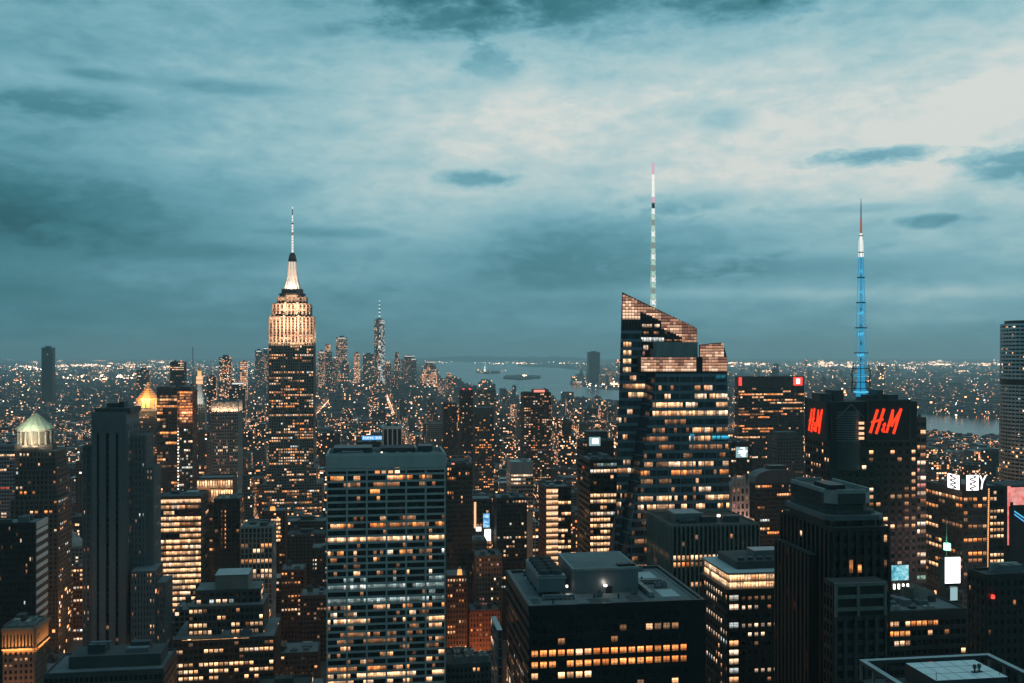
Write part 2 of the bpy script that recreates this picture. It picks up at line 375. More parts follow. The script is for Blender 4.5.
    def clutter(s, x0, x1, y0, y1, z, n=4, seed=1, tank=True, h=(1.5, 4.0)):
        r = random.Random(seed); nx = max(1, int(math.sqrt(n) + .6)); 
        cells = [(i, j) for i in range(nx) for j in range(nx)]; r.shuffle(cells)
        dx, dy = (x1 - x0) / nx, (y1 - y0) / nx
        for q, (i, j) in enumerate(cells[:n]):
            cx, cy = x0 + (i + .5) * dx, y0 + (j + .5) * dy
            if tank and q == 0: s.tank(cx, cy, z, min(2.4, dx * .35)); continue
            w, d, hh = dx * r.uniform(.3, .8) / 2, dy * r.uniform(.3, .8) / 2, r.uniform(*h)
            q_ = MB(); q_.box(cx - w, cx + w, cy - d, cy + d, z, z + hh, M[r.choice(['steel_dk', 'roof', 'concrete', 'steel_dk', 'roof'])], bottom=True)
            if r.random() < .6: q_.frustum(cx, cy, min(w, d) * .7, min(w, d) * .7, z + hh, z + hh + .4, M['steel'], 10, top=M['dark'])
            q_.build(r.choice(['roof_unit', 'air_handler', 'bulkhead']), s.root)
    def done(s):
        if s.wall.v: s.part('wall', s.wall)
        if s.roofmb.v: s.part('roof', s.roofmb)
        ws = []
        for w in s.wins:
            side, off, u0, u1, z0, z1, key = w
            if u1 - u0 < .05 or z1 - z0 < .05: continue
            p = s.P(side, (u0 + u1) / 2, (z0 + z1) / 2, .02, off)
            X, Yw = s.L[0] + p[0] * CT - p[1] * ST, s.L[1] + p[0] * ST + p[1] * CT
            px, py = 512 + F * X / Yw, HZ + F * (CZ - p[2]) / Yw
            vis = 0 <= px <= 1024 and py < 690
            score = (u1 - u0) * (z1 - z0) / (Yw * Yw) * (0.35 if side in 'lr' else 1) * (1 if vis else 0.01) * (0.25 if key.startswith('glass') else 1)
            ws.append((score, w, p))
        ws.sort(key=lambda t: -t[0])
        n = s.maxwin if len(ws) > s.maxwin else len(ws)
        for sc_, (side, off, u0, u1, z0, z1, key), p in ws[:n]:
            o = bpy.data.objects.new('window', quad_mesh(key)); COL.objects.link(o); o.parent = s.root
            o.location = p; o.scale = (u1 - u0, 1, z1 - z0)
            o.rotation_euler = (0, 0, {'f': 0, 'l': -math.pi / 2, 'r': math.pi / 2, 'b': math.pi}[side])
        if len(ws) > n:
            q = MB(); uv = [(0, 0), (1, 0), (1, 1), (0, 1)]
            for sc_, (side, off, u0, u1, z0, z1, key), p in ws[n:]:
                if side in 'lb': u0, u1 = u1, u0
                q.poly([s.P(side, u0, z0, .02, off), s.P(side, u1, z0, .02, off), s.P(side, u1, z1, .02, off), s.P(side, u0, z1, .02, off)], M[key], uv)
            kind(q.build('window', s.root), 'stuff')
        return s

def simple(name, label, cat, xl, xr, yt, Y, D, sides='fl', nb=10, fh=3.9, pier=(.6, .45), span=(1.3, .3), lit=None, wm='stone', sm=None, ybot=683, zmin=None, blank=0.0,
           side_lit=None, nbs=None, roofm='roof', clut=4, tank=False, glass='glass', maxwin=100, group=None, seed=None, z0=None, xmin=None, xmax=None, par=1.0):
    b = Bld(name, label, cat, xl, xr, Y, group, maxwin, D, ybot, yt, xmin, xmax)
    H = b.z(yt); b.H = H
    zb = z0 if z0 is not None else max(0.0, b.z(max(ybot, 0)) - 12)
    b.core(0, b.W, 0, D, 0, H - .3)
    top = H - blank
    for sd in sides:
        off, u1, n = {'f': (0, b.W, nb), 'l': (0, D, nbs or max(2, int(nb * D / b.W))), 'r': (b.W, D, nbs or max(2, int(nb * D / b.W)))}[sd]
        b.face(sd, off, 0, u1, zb, top, n, fh, pier, span, (side_lit or lit) if sd != 'f' else lit, wm, sm, glass)
        if blank: b.fbox(sd, off, 0, u1, top + .001, H, 0, max(pier[1], span[1]) * .9, M[wm])
        if zb > 0: b.fbox(sd, off, 0, u1, 0, zb - .001, 0, .2, M[wm])
    b.roof(0, b.W, 0, D, H, roofm, par, pm=wm)
    if clut: b.clutter(b.W * .12, b.W * .88, D * .15, D * .9, H + .02, clut, seed or int(xl * 7 + yt), tank)
    return b
# ------------------------------------------------------------------ lamps that the photograph shows: floodlit crowns and glowing streets
def aim_lamp(loc, target, sx, sy, power, col, parent=None, kindl='AREA', spread=math.pi):
    l = bpy.data.lights.new('floodlight', kindl); l.energy = power; l.color = col
    if kindl == 'AREA': l.shape = 'RECTANGLE'; l.size = sx; l.size_y = sy; l.spread = spread
    else: l.shadow_soft_size = sx
    o = bpy.data.objects.new('floodlight', l); COL.objects.link(o)
    o.parent = parent; o.location = loc
    d = Vector(target) - Vector(loc)
    o.rotation_euler = d.to_track_quat('-Z', 'Y').to_euler()
    return o
WARMC = (1.0, 0.60, 0.36)
def prism_y(mb, poly, y0, y1, m, side=None):
    """outline in the xz plane (anticlockwise seen from the eye), pushed back from y0 to y1"""
    n = len(poly)
    mb.poly([(p[0], y0, p[1]) for p in poly], m)
    mb.poly([(p[0], y1, p[1]) for p in reversed(poly)], side or m)
    for i in range(n):
        a, b = poly[i], poly[(i + 1) % n]
        mb.poly([(a[0], y0, a[1]), (a[0], y1, a[1]), (b[0], y1, b[1]), (b[0], y0, b[1])], side or m)
EM = {k: mat_emit(k, c, s) for k, c, s in [
    ('mast_white', (0.95, 0.95, 0.88), 1.0), ('mast_green', (0.66, 0.90, 0.72), 0.72), ('mast_dim', (0.55, 0.62, 0.52), 0.45), ('mast_pink', (0.95, 0.48, 0.66), 0.8), ('mast_blue', (0.025, 0.33, 0.60), 0.85), ('mast_cyan', (0.10, 0.55, 0.85), 1.1),
    ('mast_red', (0.5, 0.16, 0.14), 0.7), ('sign_red', (1.0, 0.045, 0.012), 1.6), ('sign_blue', (0.10, 0.42, 0.85), 1.2), ('screen_white', (1.0, 0.93, 0.93), 2.6), ('screen_cyan', (0.25, 0.75, 0.85), 0.9),
    ('screen_pink', (1.0, 0.26, 0.22), 0.85), ('bulb_gold', (1.0, 0.46, 0.18), 1.3), ('beacon_red', (1.0, 0.04, 0.03), 3.0), ('beacon_green', (0.25, 1.0, 0.55), 4.0), ('lamp_white', (1.0, 0.92, 0.8), 3.0),
    ('lamp_warm', (1.0, 0.56, 0.30), 1.3), ('glow_orange', (1.0, 0.36, 0.10), 1.6), ('sky_panel', (0.42, 0.66, 0.70), 0.75), ('beacon_blush', (1.0, 0.30, 0.22), 1.2)]}

# ================================================================== the stepped skyscraper with the floodlit crown
def stepped_skyscraper():
    b = Bld('stepped_skyscraper', 'tallest limestone skyscraper with floodlit stepped crown, tapering mast and antenna', 'skyscraper', 269, 313.5, 1270, D=44, ybot=505, xmin=258, xmax=326)
    W, D = b.W, b.D; z = b.z
    st = M['stone']
    zs = z(342); z1 = z(316); z2 = z(303); z3 = z(296)
    # lower wings
    b.core(-9, W + 11, -3, D + 6, 0, z(484), top=M['roof']); 
    b.face('f', -3, -9, W + 11, 20, z(484), 24, 3.7, (.9, .5), (1.2, .3), lit_rows(.42, 'mix', 2.5), 'stone')
    b.face('r', W + 11, -3, D + 6, 20, z(484), 16, 3.7, (.9, .5), (1.2, .3), lit_rows(.3, 'mix', 2.5), 'stone')
    b.core(-3, W + 4, -1.5, D + 2, z(484), z(468), top=M['roof'])
    b.face('f', -1.5, -3, W + 4, z(484) + .1, z(468), 20, 3.7, (.9, .5), (1.2, .3), lit_rows(.3, 'mix', 2.5), 'stone')
    # shaft
    b.core(0, W, 0, D, z(484), zs)
    nfs = int((zs - z(468)) / 3.72)
    rows = {r: (q, 'mix') for r, q in {0: .55, 1: .25, 4: .8, 5: .55, 8: .25, 10: .85, 11: .6, 13: .7, 17: .75, 18: .3, 22: .55, 23: .2, 25: .5, 29: .4, 31: .65, 33: .8, 34: .2, 36: .5, 38: .45, 42: .5, 43: .3, 44: .2}.items()}
    b.face('f', 0, 0, W, z(468) + .1, zs, 19, 3.72, (1.05, .6), (1.25, .15), lit_rows(.2, 'mix', 3.2, .9, rows), 'stone')
    for u in (W * .32, W * .68): b.fbox('f', 0, u - 1.1, u + 1.1, z(468), zs, 0, 1.0, st)
    b.face('r', W, 0, D, z(468) + .1, zs, 14, 3.72, (1.05, .6), (1.25, .15), lit_rows(.3, 'mix', 3), 'stone')
    b.face('l', 0, 0, D, z(468) + .1, zs, 14, 3.72, (1.05, .6), (1.25, .15), lit_rows(.3, 'mix', 3), 'stone')
    # floodlit crown: three tiers, tall piers with recessed window bands
    for (xa, xb, za, zb, yo) in ((0, W, zs, z1, 0), (b.x(272.5, 3), b.x(310, 3), z1, z2, 3), (b.x(277.5, 8), b.x(306, 8), z2, z3, 8)):
        b.core(xa, xb, yo, D - yo, za, zb, st, M['roof'])
        n = max(5, int((xb - xa) / 4.4))
        b.face('f', yo, xa, xb, za + .1, zb - 1.0, n, 3.8, (2.0, 1.1), (1.5, .12), lit_rows(.30, 'warm', 1.5), 'stone', 'brick_red')
        for u in (xa + (xb - xa) * .34, xa + (xb - xa) * .66): b.fbox('f', yo, u - 1.3, u + 1.3, za + .1, zb + 1.5, 0, 1.6, st)
        b.face('r', xb, yo, D - yo, za + .1, zb - 1.0, 7, 3.8, (2.3, .8), (1.5, .25), None, 'stone')
        b.face('l', xa, yo, D - yo, za + .1, zb - 1.0, 7, 3.8, (2.3, .8), (1.5, .25), None, 'stone')
    cy = D / 2; cx = b.x(292.5, cy)
    q = MB(); zo = z(290.5, cy, cx)
    q.frustum(cx, cy, 17, 17, z3 - .5, z3 + 2.2, st, 8, math.pi / 8); q.frustum(cx, cy, 18.2, 18.2, z3 + 2, z3 + 4.5, M['dark'], 8, math.pi / 8); q.frustum(cx, cy, 15, 15, z3 + 4.5, zo + 1.5, M['steel_dk'], 8, math.pi / 8, M['roof'])
    b.part('observation_deck', q)
    # mast with flaring wings
    q = MB(); zt = z(262, cy, cx)
    prof = [(zo + 1.5, 11.8), (zo + 7, 9.9), (zo + 14, 8.0), (zo + 21, 6.7), (zo + 29, 5.8), (zt, 5.4)]
    for (za, ra), (zb, rb) in zip(prof, prof[1:]): q.frustum(cx, cy, ra, rb, za, zb, M['white'], 16)
    b.part('mast', q)
    for i in range(4):
        q = MB()
        a = math.pi / 4 + i * math.pi / 2
        for (za, ra), (zb, rb) in zip(prof, prof[1:]):
            q.bar((cx + (ra + 1.2) * math.cos(a), cy + (ra + 1.2) * math.sin(a), za), (cx + (rb + .6) * math.cos(a), cy + (rb + .6) * math.sin(a), zb), 0.9, M['white'])
        b.part('mast_wing', q)
    q = MB()
    for a in (-math.pi / 2, -math.pi / 2 - .62, -math.pi / 2 + .62):
        for (za, ra), (zb, rb) in zip(prof, prof[1:]):
            q.bar((cx + (ra + .1) * math.cos(a), cy + (ra + .1) * math.sin(a), za + 1), (cx + (rb + .1) * math.cos(a), cy + (rb + .1) * math.sin(a), zb), 0.55, EM['mast_white'])
    b.part('mast_light', q)
    q = MB(); q.frustum(cx, cy, 5.6, 5.6, zt, zt + 4, M['dark'], 16); q.frustum(cx, cy, 5.0, 4.6, zt + 4, zt + 8.5, M['steel_dk'], 16); q.frustum(cx, cy, 4.6, 2.2, zt + 8.5, zt + 12.5, M['dark'], 16)
    b.part('mast_cap', q)
    q = MB(); zc = zt + 12; ztip = z(207, cy, cx)
    for (fa, fb, r, m) in ((0, .38, 1.35, EM['mast_white']), (.38, .44, 1.8, M['white']), (.44, .62, 1.15, EM['mast_white']), (.62, .66, 1.4, M['steel']), (.66, .82, .85, EM['mast_white']), (.82, .96, .5, M['steel_dk']), (.96, 1.0, .6, EM['mast_white'])):
        q.frustum(cx, cy, r, r * .92, zc + (ztip - zc) * fa, zc + (ztip - zc) * fb, m, 8)
    for k in range(12):
        zz = zc + (ztip - zc) * (.08 + .06 * k); q.frustum(cx, cy, 1.7 - .06 * k, 1.7 - .06 * k, zz, zz + .6, M['steel'], 8)
    b.part('antenna', q)
    # crown floodlights, unseen, hang in the air off the walls
    aim_lamp((W * .5, -13, zs - 7), (W * .5, 1, zs + 14), W, 2, 34000, WARMC, b.root, spread=R(100))
    aim_lamp((W * .5, -26, zs + 4), (W * .5, 4, zs + 42), W * .8, 3, 62000, WARMC, b.root, spread=R(75))
    aim_lamp((W * .5, -10, z2 - 8), (W * .5, 8, z2 + 6), 34, 2, 13000, WARMC, b.root, spread=R(110))
    aim_lamp((W + 11, D * .5, zs - 5), (W - 2, D * .5, zs + 30), D, 2, 30000, WARMC, b.root, spread=R(110))
    aim_lamp((cx, cy - 15.5, zo + 3), (cx, cy, zo + 22), 14, 2, 9000, (1, .68, .46), b.root)
    b.done()
stepped_skyscraper()

# ================================================================== the pale slab in the middle of the view
def pale_slab():
    b = Bld('slab_tower', 'pale stone slab tower with blank top and a wide grid of ribbon windows', 'office tower', 327, 445, 546, D=34, ybot=683)
    H = b.z(456); W = b.W
    b.core(0, W, 0, 34, 0, H - .3)
    zb = 52.0; top = b.z(474.3)
    nf = int((top - zb) / 3.86)
    rw = {0: (.42, 'orange'), 1: (.22, 'dim'), 2: (.08, 'orange'), 3: (.22, 'orange'), 4: (.10, 'orange'), 5: (.08, 'warm'), 6: (.12, 'dim'), 7: (.62, 'mix'), 8: (.10, 'dim'), 9: (.66, 'gold'), 10: (.10, 'warm'), 11: (.42, 'mix'), 12: (.25, 'dim'), 13: (.08, 'dim'),
          14: (.22, 'warm'), 15: (.25, 'cool'), 16: (.8, 'cool'), 17: (.12, 'cool'), 18: (.75, 'cool'), 19: (.25, 'orange'), 20: (.3, 'warm'), 21: (.62, 'gold'), 22: (.2, 'dim'), 23: (.35, 'dim'), 24: (.4, 'dim'), 25: (.15, 'dim'), 26: (.2, 'warm'), 27: (.3, 'dim'), 28: (.45, 'orange'), 29: (.7, 'gold'), 30: (.55, 'warm'), 31: (.3, 'mix')}
    b.face('f', 0, 0, W, zb, top, 36, 3.86, (.16, .12), (1.15, .55), lit_rows(.2, 'mix', 1.9, .8, rw), 'dark', 'travertine')
    for i in range(8):
        u = W * i / 7 if False else None
    for i in range(7):
        u = W * i / 6; b.fbox('f', 0, max(0, u - .5), min(W, u + .5), zb, top + 3.2, 0, .85, M['travertine'])
    b.fbox('f', 0, .02, W - .02, top + 1.6, top + 3.0, 0, .7, M['travertine'])
    b.fbox('f', 0, 0, W, top + 3.2, H, 0, .9, M['travertine'])
    for sd, off in (('l', 0), ('r', W)):
        b.face(sd, off, 0, 34, zb, top, 9, 3.86, (.5, .3), (1.15, .5), lit_rows(.2), 'travertine'); b.fbox(sd, off, 0, 34, top, H, 0, .8, M['travertine'])
    b.roof(0, W, 0, 34, H, 'roof_dk', 1.2, .8, 'travertine')
    b.unit('roof_plant', W * .05, W * .38, 8, 28, H, H + 3.6, 'steel_dk'); b.unit('roof_plant', W * .45, W * .75, 10, 30, H, H + 3.0, 'roof_dk')
    b.unit('bulkhead', W * .78, W * .9, 8, 20, H, H + 4.2, 'steel_dk'); b.unit('air_handler', W * .12, W * .3, 3, 7, H, H + 2.0, 'steel')
    for i in range(9): b.unit('exhaust_fan', W * (.08 + .1 * i), W * (.11 + .1 * i), 3.5, 5.5, H, H + 1.2, 'steel')
    q = MB(); q.frustum(W * .46, 4, .5, .5, H, H + 1.5, EM['lamp_white'], 8); b.part('roof_lamp', q)
    b.done()
pale_slab()

# ================================================================== black box with the flat roof in the foreground
def black_box():
    b = Bld('office_block', 'black office block with wide flat roof, rooftop cooling tower and three orange lit rows', 'office building', 530, 705, 300, D=50, xmin=500)
    W = b.W; H = b.z(609); D = b.D
    b.core(0, W, 0, D, 0, H - .3)
    rows = {0: (.02, 'dim'), 1: (.10, 'dim'), 2: (.14, 'dim'), 3: (.985, 'amber'), 4: (.95, 'amber'), 5: (.62, 'amber'), 6: (.15, 'brown')}
    b.face('f', 0, 0, W * .90, H - 3.62 * 8, H - .9, 18, 3.62, (.75, .25), (1.5, .3), lit_rows(.1, 'orange', 2, .5, rows), 'dark')
    b.fbox('f', 0, W * .9, W, H - 30, H - .9, 0, .3, M['dark']); b.fbox('f', 0, 0, W, H - .9, H + 1.0, 0, .5, M['dark'])
    b.face('l', 0, 0, D, H - 3.62 * 9, H - .9, 18, 3.62, (.75, .25), (1.5, .3), lit_rows(.15, 'dim', 2, .9, {6: (.5, 'pale'), 7: (.6, 'orange')}), 'dark')
    b.fbox('l', 0, 0, D, H - .9, H + 1.0, 0, .5, M['dark'])
    b.roof(0, W, 0, D, H, 'roof', 1.0, .9, 'steel_dk')
    # cooling tower with its row of fans
    x0, x1, y0, y1 = 5.2, 14.0, 14, 40
    q = MB(); q.box(x0, x1, y0, y1, H + 1.5, H + 6.8, M['steel'], bottom=True, top=M['steel'])
    for i in range(4):
        for xx in (x0 + .4, x1 - .4): q.box(xx - .25, xx + .25, y0 + 1 + i * 8 - .25, y0 + 1 + i * 8 + .25, H, H + 1.5, M['steel_dk'])
    q.box(x0 - .25, x1 + .25, y0 - .25, y1 + .25, H + 5.8, H + 6.2, M['concrete'])
    ct = b.part('cooling_tower', q)
    for i in range(5):
        for xx in (x0 + 2.4, x1 - 2.4):
            q = MB(); yy = y0 + 3.2 + i * 4.9; q.frustum(xx, yy, 2.1, 1.95, H + 6.8, H + 8.0, M['steel_dk'], 16, top=M['black']); q.bar((xx - 1.7, yy, H + 8.03), (xx + 1.7, yy, H + 8.03), .1, M['steel_dk']); q.build('fan', ct)
    # penthouse
    x0, x1, y0, y1 = 17.0, 39, 16, 41
    q = MB(); q.box(x0, x1, y0, y1, H, H + 8.0, M['steel'], top=M['roof_pale']); q.box(x0 - .2, x1 + .2, y0 - .2, y1 + .2, H + 7.6, H + 8.4, M['concrete'])
    q.poly([(x0 + .4, y0 + .4, H + 8.42), (x1 - .4, y0 + .4, H + 8.42), (x1 - .4, y1 - .4, H + 8.42), (x0 + .4, y1 - .4, H + 8.42)], M['roof'])
    ph = b.part('penthouse', q)
    q = MB(); q.box(x0 + 11, x0 + 13, y0 - .35, y0 - .24, H, H + 2.4, M['dark']); q.build('door', ph)
    q = MB(); q.box(x0 + 10.2, x0 + 11.2, y0 - .9, y0 - .25, H + 2.3, H + 3.0, EM['lamp_white'], bottom=True); q.build('wall_lamp', ph)
    q = MB(); q.box(x1 - 6.5, x1 - 3, y0 + 1, y0 + 4, H + 8.42, H + 9.1, M['dark']); q.box(x1 - 2.6, x1 - .8, y0 + 1, y0 + 4, H + 8.42, H + 9.1, M['dark']); q.build('roof_hatch', ph)
    q = MB(); q.box(14.9, 15.5, 17.2, 17.8, H + 2, H + 2.7, EM['lamp_white'], bottom=True); q.box(15.1, 15.3, 17.4, 17.6, H, H + 2, M['steel_dk']); b.part('roof_lamp', q)
    for (xx, yy, en) in ((15.3, 15.5, 60), (x0 + 10.6, y0 - 2.0, 60)):
        l = bpy.data.lights.new('roof_lamp_light', 'POINT'); l.energy = en * 2.2; l.color = (1, .9, .75); l.shadow_soft_size = .6
        o = bpy.data.objects.new('roof_lamp_light', l); COL.objects.link(o); o.parent = b.root; o.location = (xx, yy, H + 3.2)
    q = MB()
    for k in range(24):
        u = 1.2 + (W - 2.4) * k / 23; q.bar((u, 1.2, H), (u, 1.2, H + 1.9), .05, M['steel'])
    for zz in (1.4, 1.9): q.bar((1.2, 1.2, H + zz), (W - 1.2, 1.2, H + zz), .05, M['steel'])
    b.part('railing', q)
    for (xa, xb, ya, yb, zz, hh) in ((40.5, 42, 8, 44, .5, 1.2), (6, 16, 9.5, 10.7, .5, 1.1), (42, 50, 26, 27.4, .5, 1.0)):
        q = MB(); q.box(xa, xb, ya, yb, H + zz, H + zz + hh, M['steel'], bottom=True)
        n = 8
        for k in range(n):
            if xb - xa > yb - ya: u = xa + (xb - xa) * k / (n - 1); q.box(u - .12, u + .12, ya - .15, yb + .15, H, H + zz, M['steel_dk']); q.box(u - .08, u + .08, ya - .08, yb + .08, H + zz - .02, H + zz + hh + .08, M['concrete'])
            else: u = ya + (yb - ya) * k / (n - 1); q.box(xa - .15, xb + .15, u - .12, u + .12, H, H + zz, M['steel_dk']); q.box(xa - .08, xb + .08, u - .08, u + .08, H + zz - .02, H + zz + hh + .08, M['concrete'])
        b.part('duct', q)
    for (xa, xb, ya, yb) in ((44, 51, 34, 44), (2, 4.4, 6, 12), (20, 27, 4, 9), (33, 38, 5, 11), (45, 51, 8, 18)):
        q = MB(); q.box(xa, xb, ya, yb, H + .03, H + .12, M['roof_dk'] if xa < 40 else M['roof_pale']); b.part('roof_patch', q)
    for (xa, ya) in ((46, 20), (48.5, 20.5), (24, 11.5), (36, 12.5), (5, 44), (47, 45)):
        q = MB(); q.box(xa, xa + 1.8, ya, ya + 1.5, H + .3, H + 1.8, M['steel'], bottom=True); q.frustum(xa + .9, ya + .75, .6, .6, H + 1.8, H + 2.0, M['dark'], 12); q.box(xa + .1, xa + .3, ya, ya + 1.5, H, H + .3, M['dark']); q.box(xa + 1.5, xa + 1.7, ya, ya + 1.5, H, H + .3, M['dark']); b.part('condenser', q)
    q = MB(); q.bar((1.2, 2.4, H + .4), (W - 2, 2.4, H + .4), .16, M['steel'], 6); q.bar((W - 2, 2.4, H + .4), (W - 2, D - 3, H + .4), .16, M['steel'], 6); b.part('pipe', q)
    for xx, yy in ((8, 5), (22.5, 10), (30, 8), (44, 30)): b.unit('vent_pipe', xx, xx + .5, yy, yy + .5, H, H + 1.6, 'steel_dk')
    b.done()
black_box()

# ================================================================== block with the lit glass storey under its roof
def lit_crown_block():
    b = Bld('office_block', 'dark block of small pale lit windows under a glowing glass top storey', 'office building', 728, 798, 404, D=32, xmin=702)
    W, D = b.W, b.D; H = b.z(573); z1 = b.z(589.5)
    b.core(0, W, 0, D, 0, z1, M['dark_brown'], M['roof'])
    b.face('f', 0, 5.2, W, 95, z1 - 1, 9, 3.8, (1.3, .35), (2.1, .35), lit_rows(.62, 'pale', 4, .35, {0: (.5, 'dim'), 2: (.0, 'dim')}), 'dark_brown')
    b.face('f', 0, 0, 5.0, 95, z1 - 1, 1, 3.8, (.8, .35), (1.4, .35), lit_rows(.85, 'pale', 1.5, .2, {2: (0, 'dim')}), 'dark_brown')
    b.face('l', 0, 0, D, 95, z1 - 1, 11, 3.8, (1.1, .35), (1.6, .35), lit_rows(.5, 'pale', 3, .6), 'dark_brown')
    for sd, u1 in (('f', W), ('l', D)): b.fbox(sd, 0, 0, u1, z1 - 1, z1, 0, .6, M['dark_brown'])
    q = MB()
    i = .9
    q.box(i, W - i, i, D - i, z1, H - .8, M['crown'])
    ct = None
    for k in range(26):
        u = i + (W - 2 * i) * k / 25; q.box(u - .07, u + .07, i - .08, i - .002, z1, H - .8, M['dark_brown'])
    b.part('crown_core', q)
    b.face('f', i, i, W - i, z1 + .05, H - .8, 9, 3.2, (.14, .12), (.35, .12), lit_rows(1, 'gold', 1, 0), 'steel_dk')
    b.face('l', i, i, D - i, z1 + .05, H - .8, 10, 3.2, (.14, .12), (.35, .12), lit_rows(1, 'gold', 1, 0), 'steel_dk')
    q = MB(); q.box(-.3, W + .3, -.3, D + .3, H - .8, H, M['concrete'], bottom=True, top=M['roof_pale']); b.part('roof_slab', q)
    q = MB(); q.box(W * .2, W, 6, D - 3, H, H + 3.2, M['steel_dk'], top=M['roof_dk']); b.part('roof_plant', q)
    for k in range(5): 
        q = MB(); q.frustum(W * .3 + k * 4.2, 9, 1.4, 1.3, H + 3.2, H + 4.5, M['steel_dk'], 12, top=M['dark']); b.part('fan', q)
    b.unit('air_handler', W * .55, W * .95, 14, 22, H + 3.2, H + 6.0, 'steel')
    b.done()
lit_crown_block()

# ================================================================== pier-faced block behind it
b = simple('office_block', 'grey block of close vertical piers with one amber lit row, behind the glowing-top block', 'office building', 672, 759, 527, 540, 46, 'fl', 20, 3.85, (.8, 1.3), (1.0, .1),
           lit_rows(.12, 'warm', 2.0, .9, {0: (0, 'dim'), 1: (0, 'dim'), 2: (0, 'dim'), 3: (.02, 'dim'), 4: (.9, 'gold'), 5: (.35, 'orange'), 6: (.1, 'warm'), 7: (.15, 'warm'), 8: (.35, 'warm'), 9: (.3, 'warm'), 10: (.2, 'warm')}), 'stone', 'dark', ybot=600, clut=6, roofm='roof_dk', xmin=648)
q = MB(); q.frustum(b.W * .62, 12, 1.0, 1.0, b.H + 3, b.H + 4.2, EM['lamp_white'], 8); q.frustum(b.W * .62, 12, .15, .15, b.H, b.H + 3, M['steel_dk'], 6); b.part('roof_lamp', q)
b.unit('penthouse', 6, 22, 14, 30, b.H, b.H + 5, 'steel', 'roof_pale')
b.done()

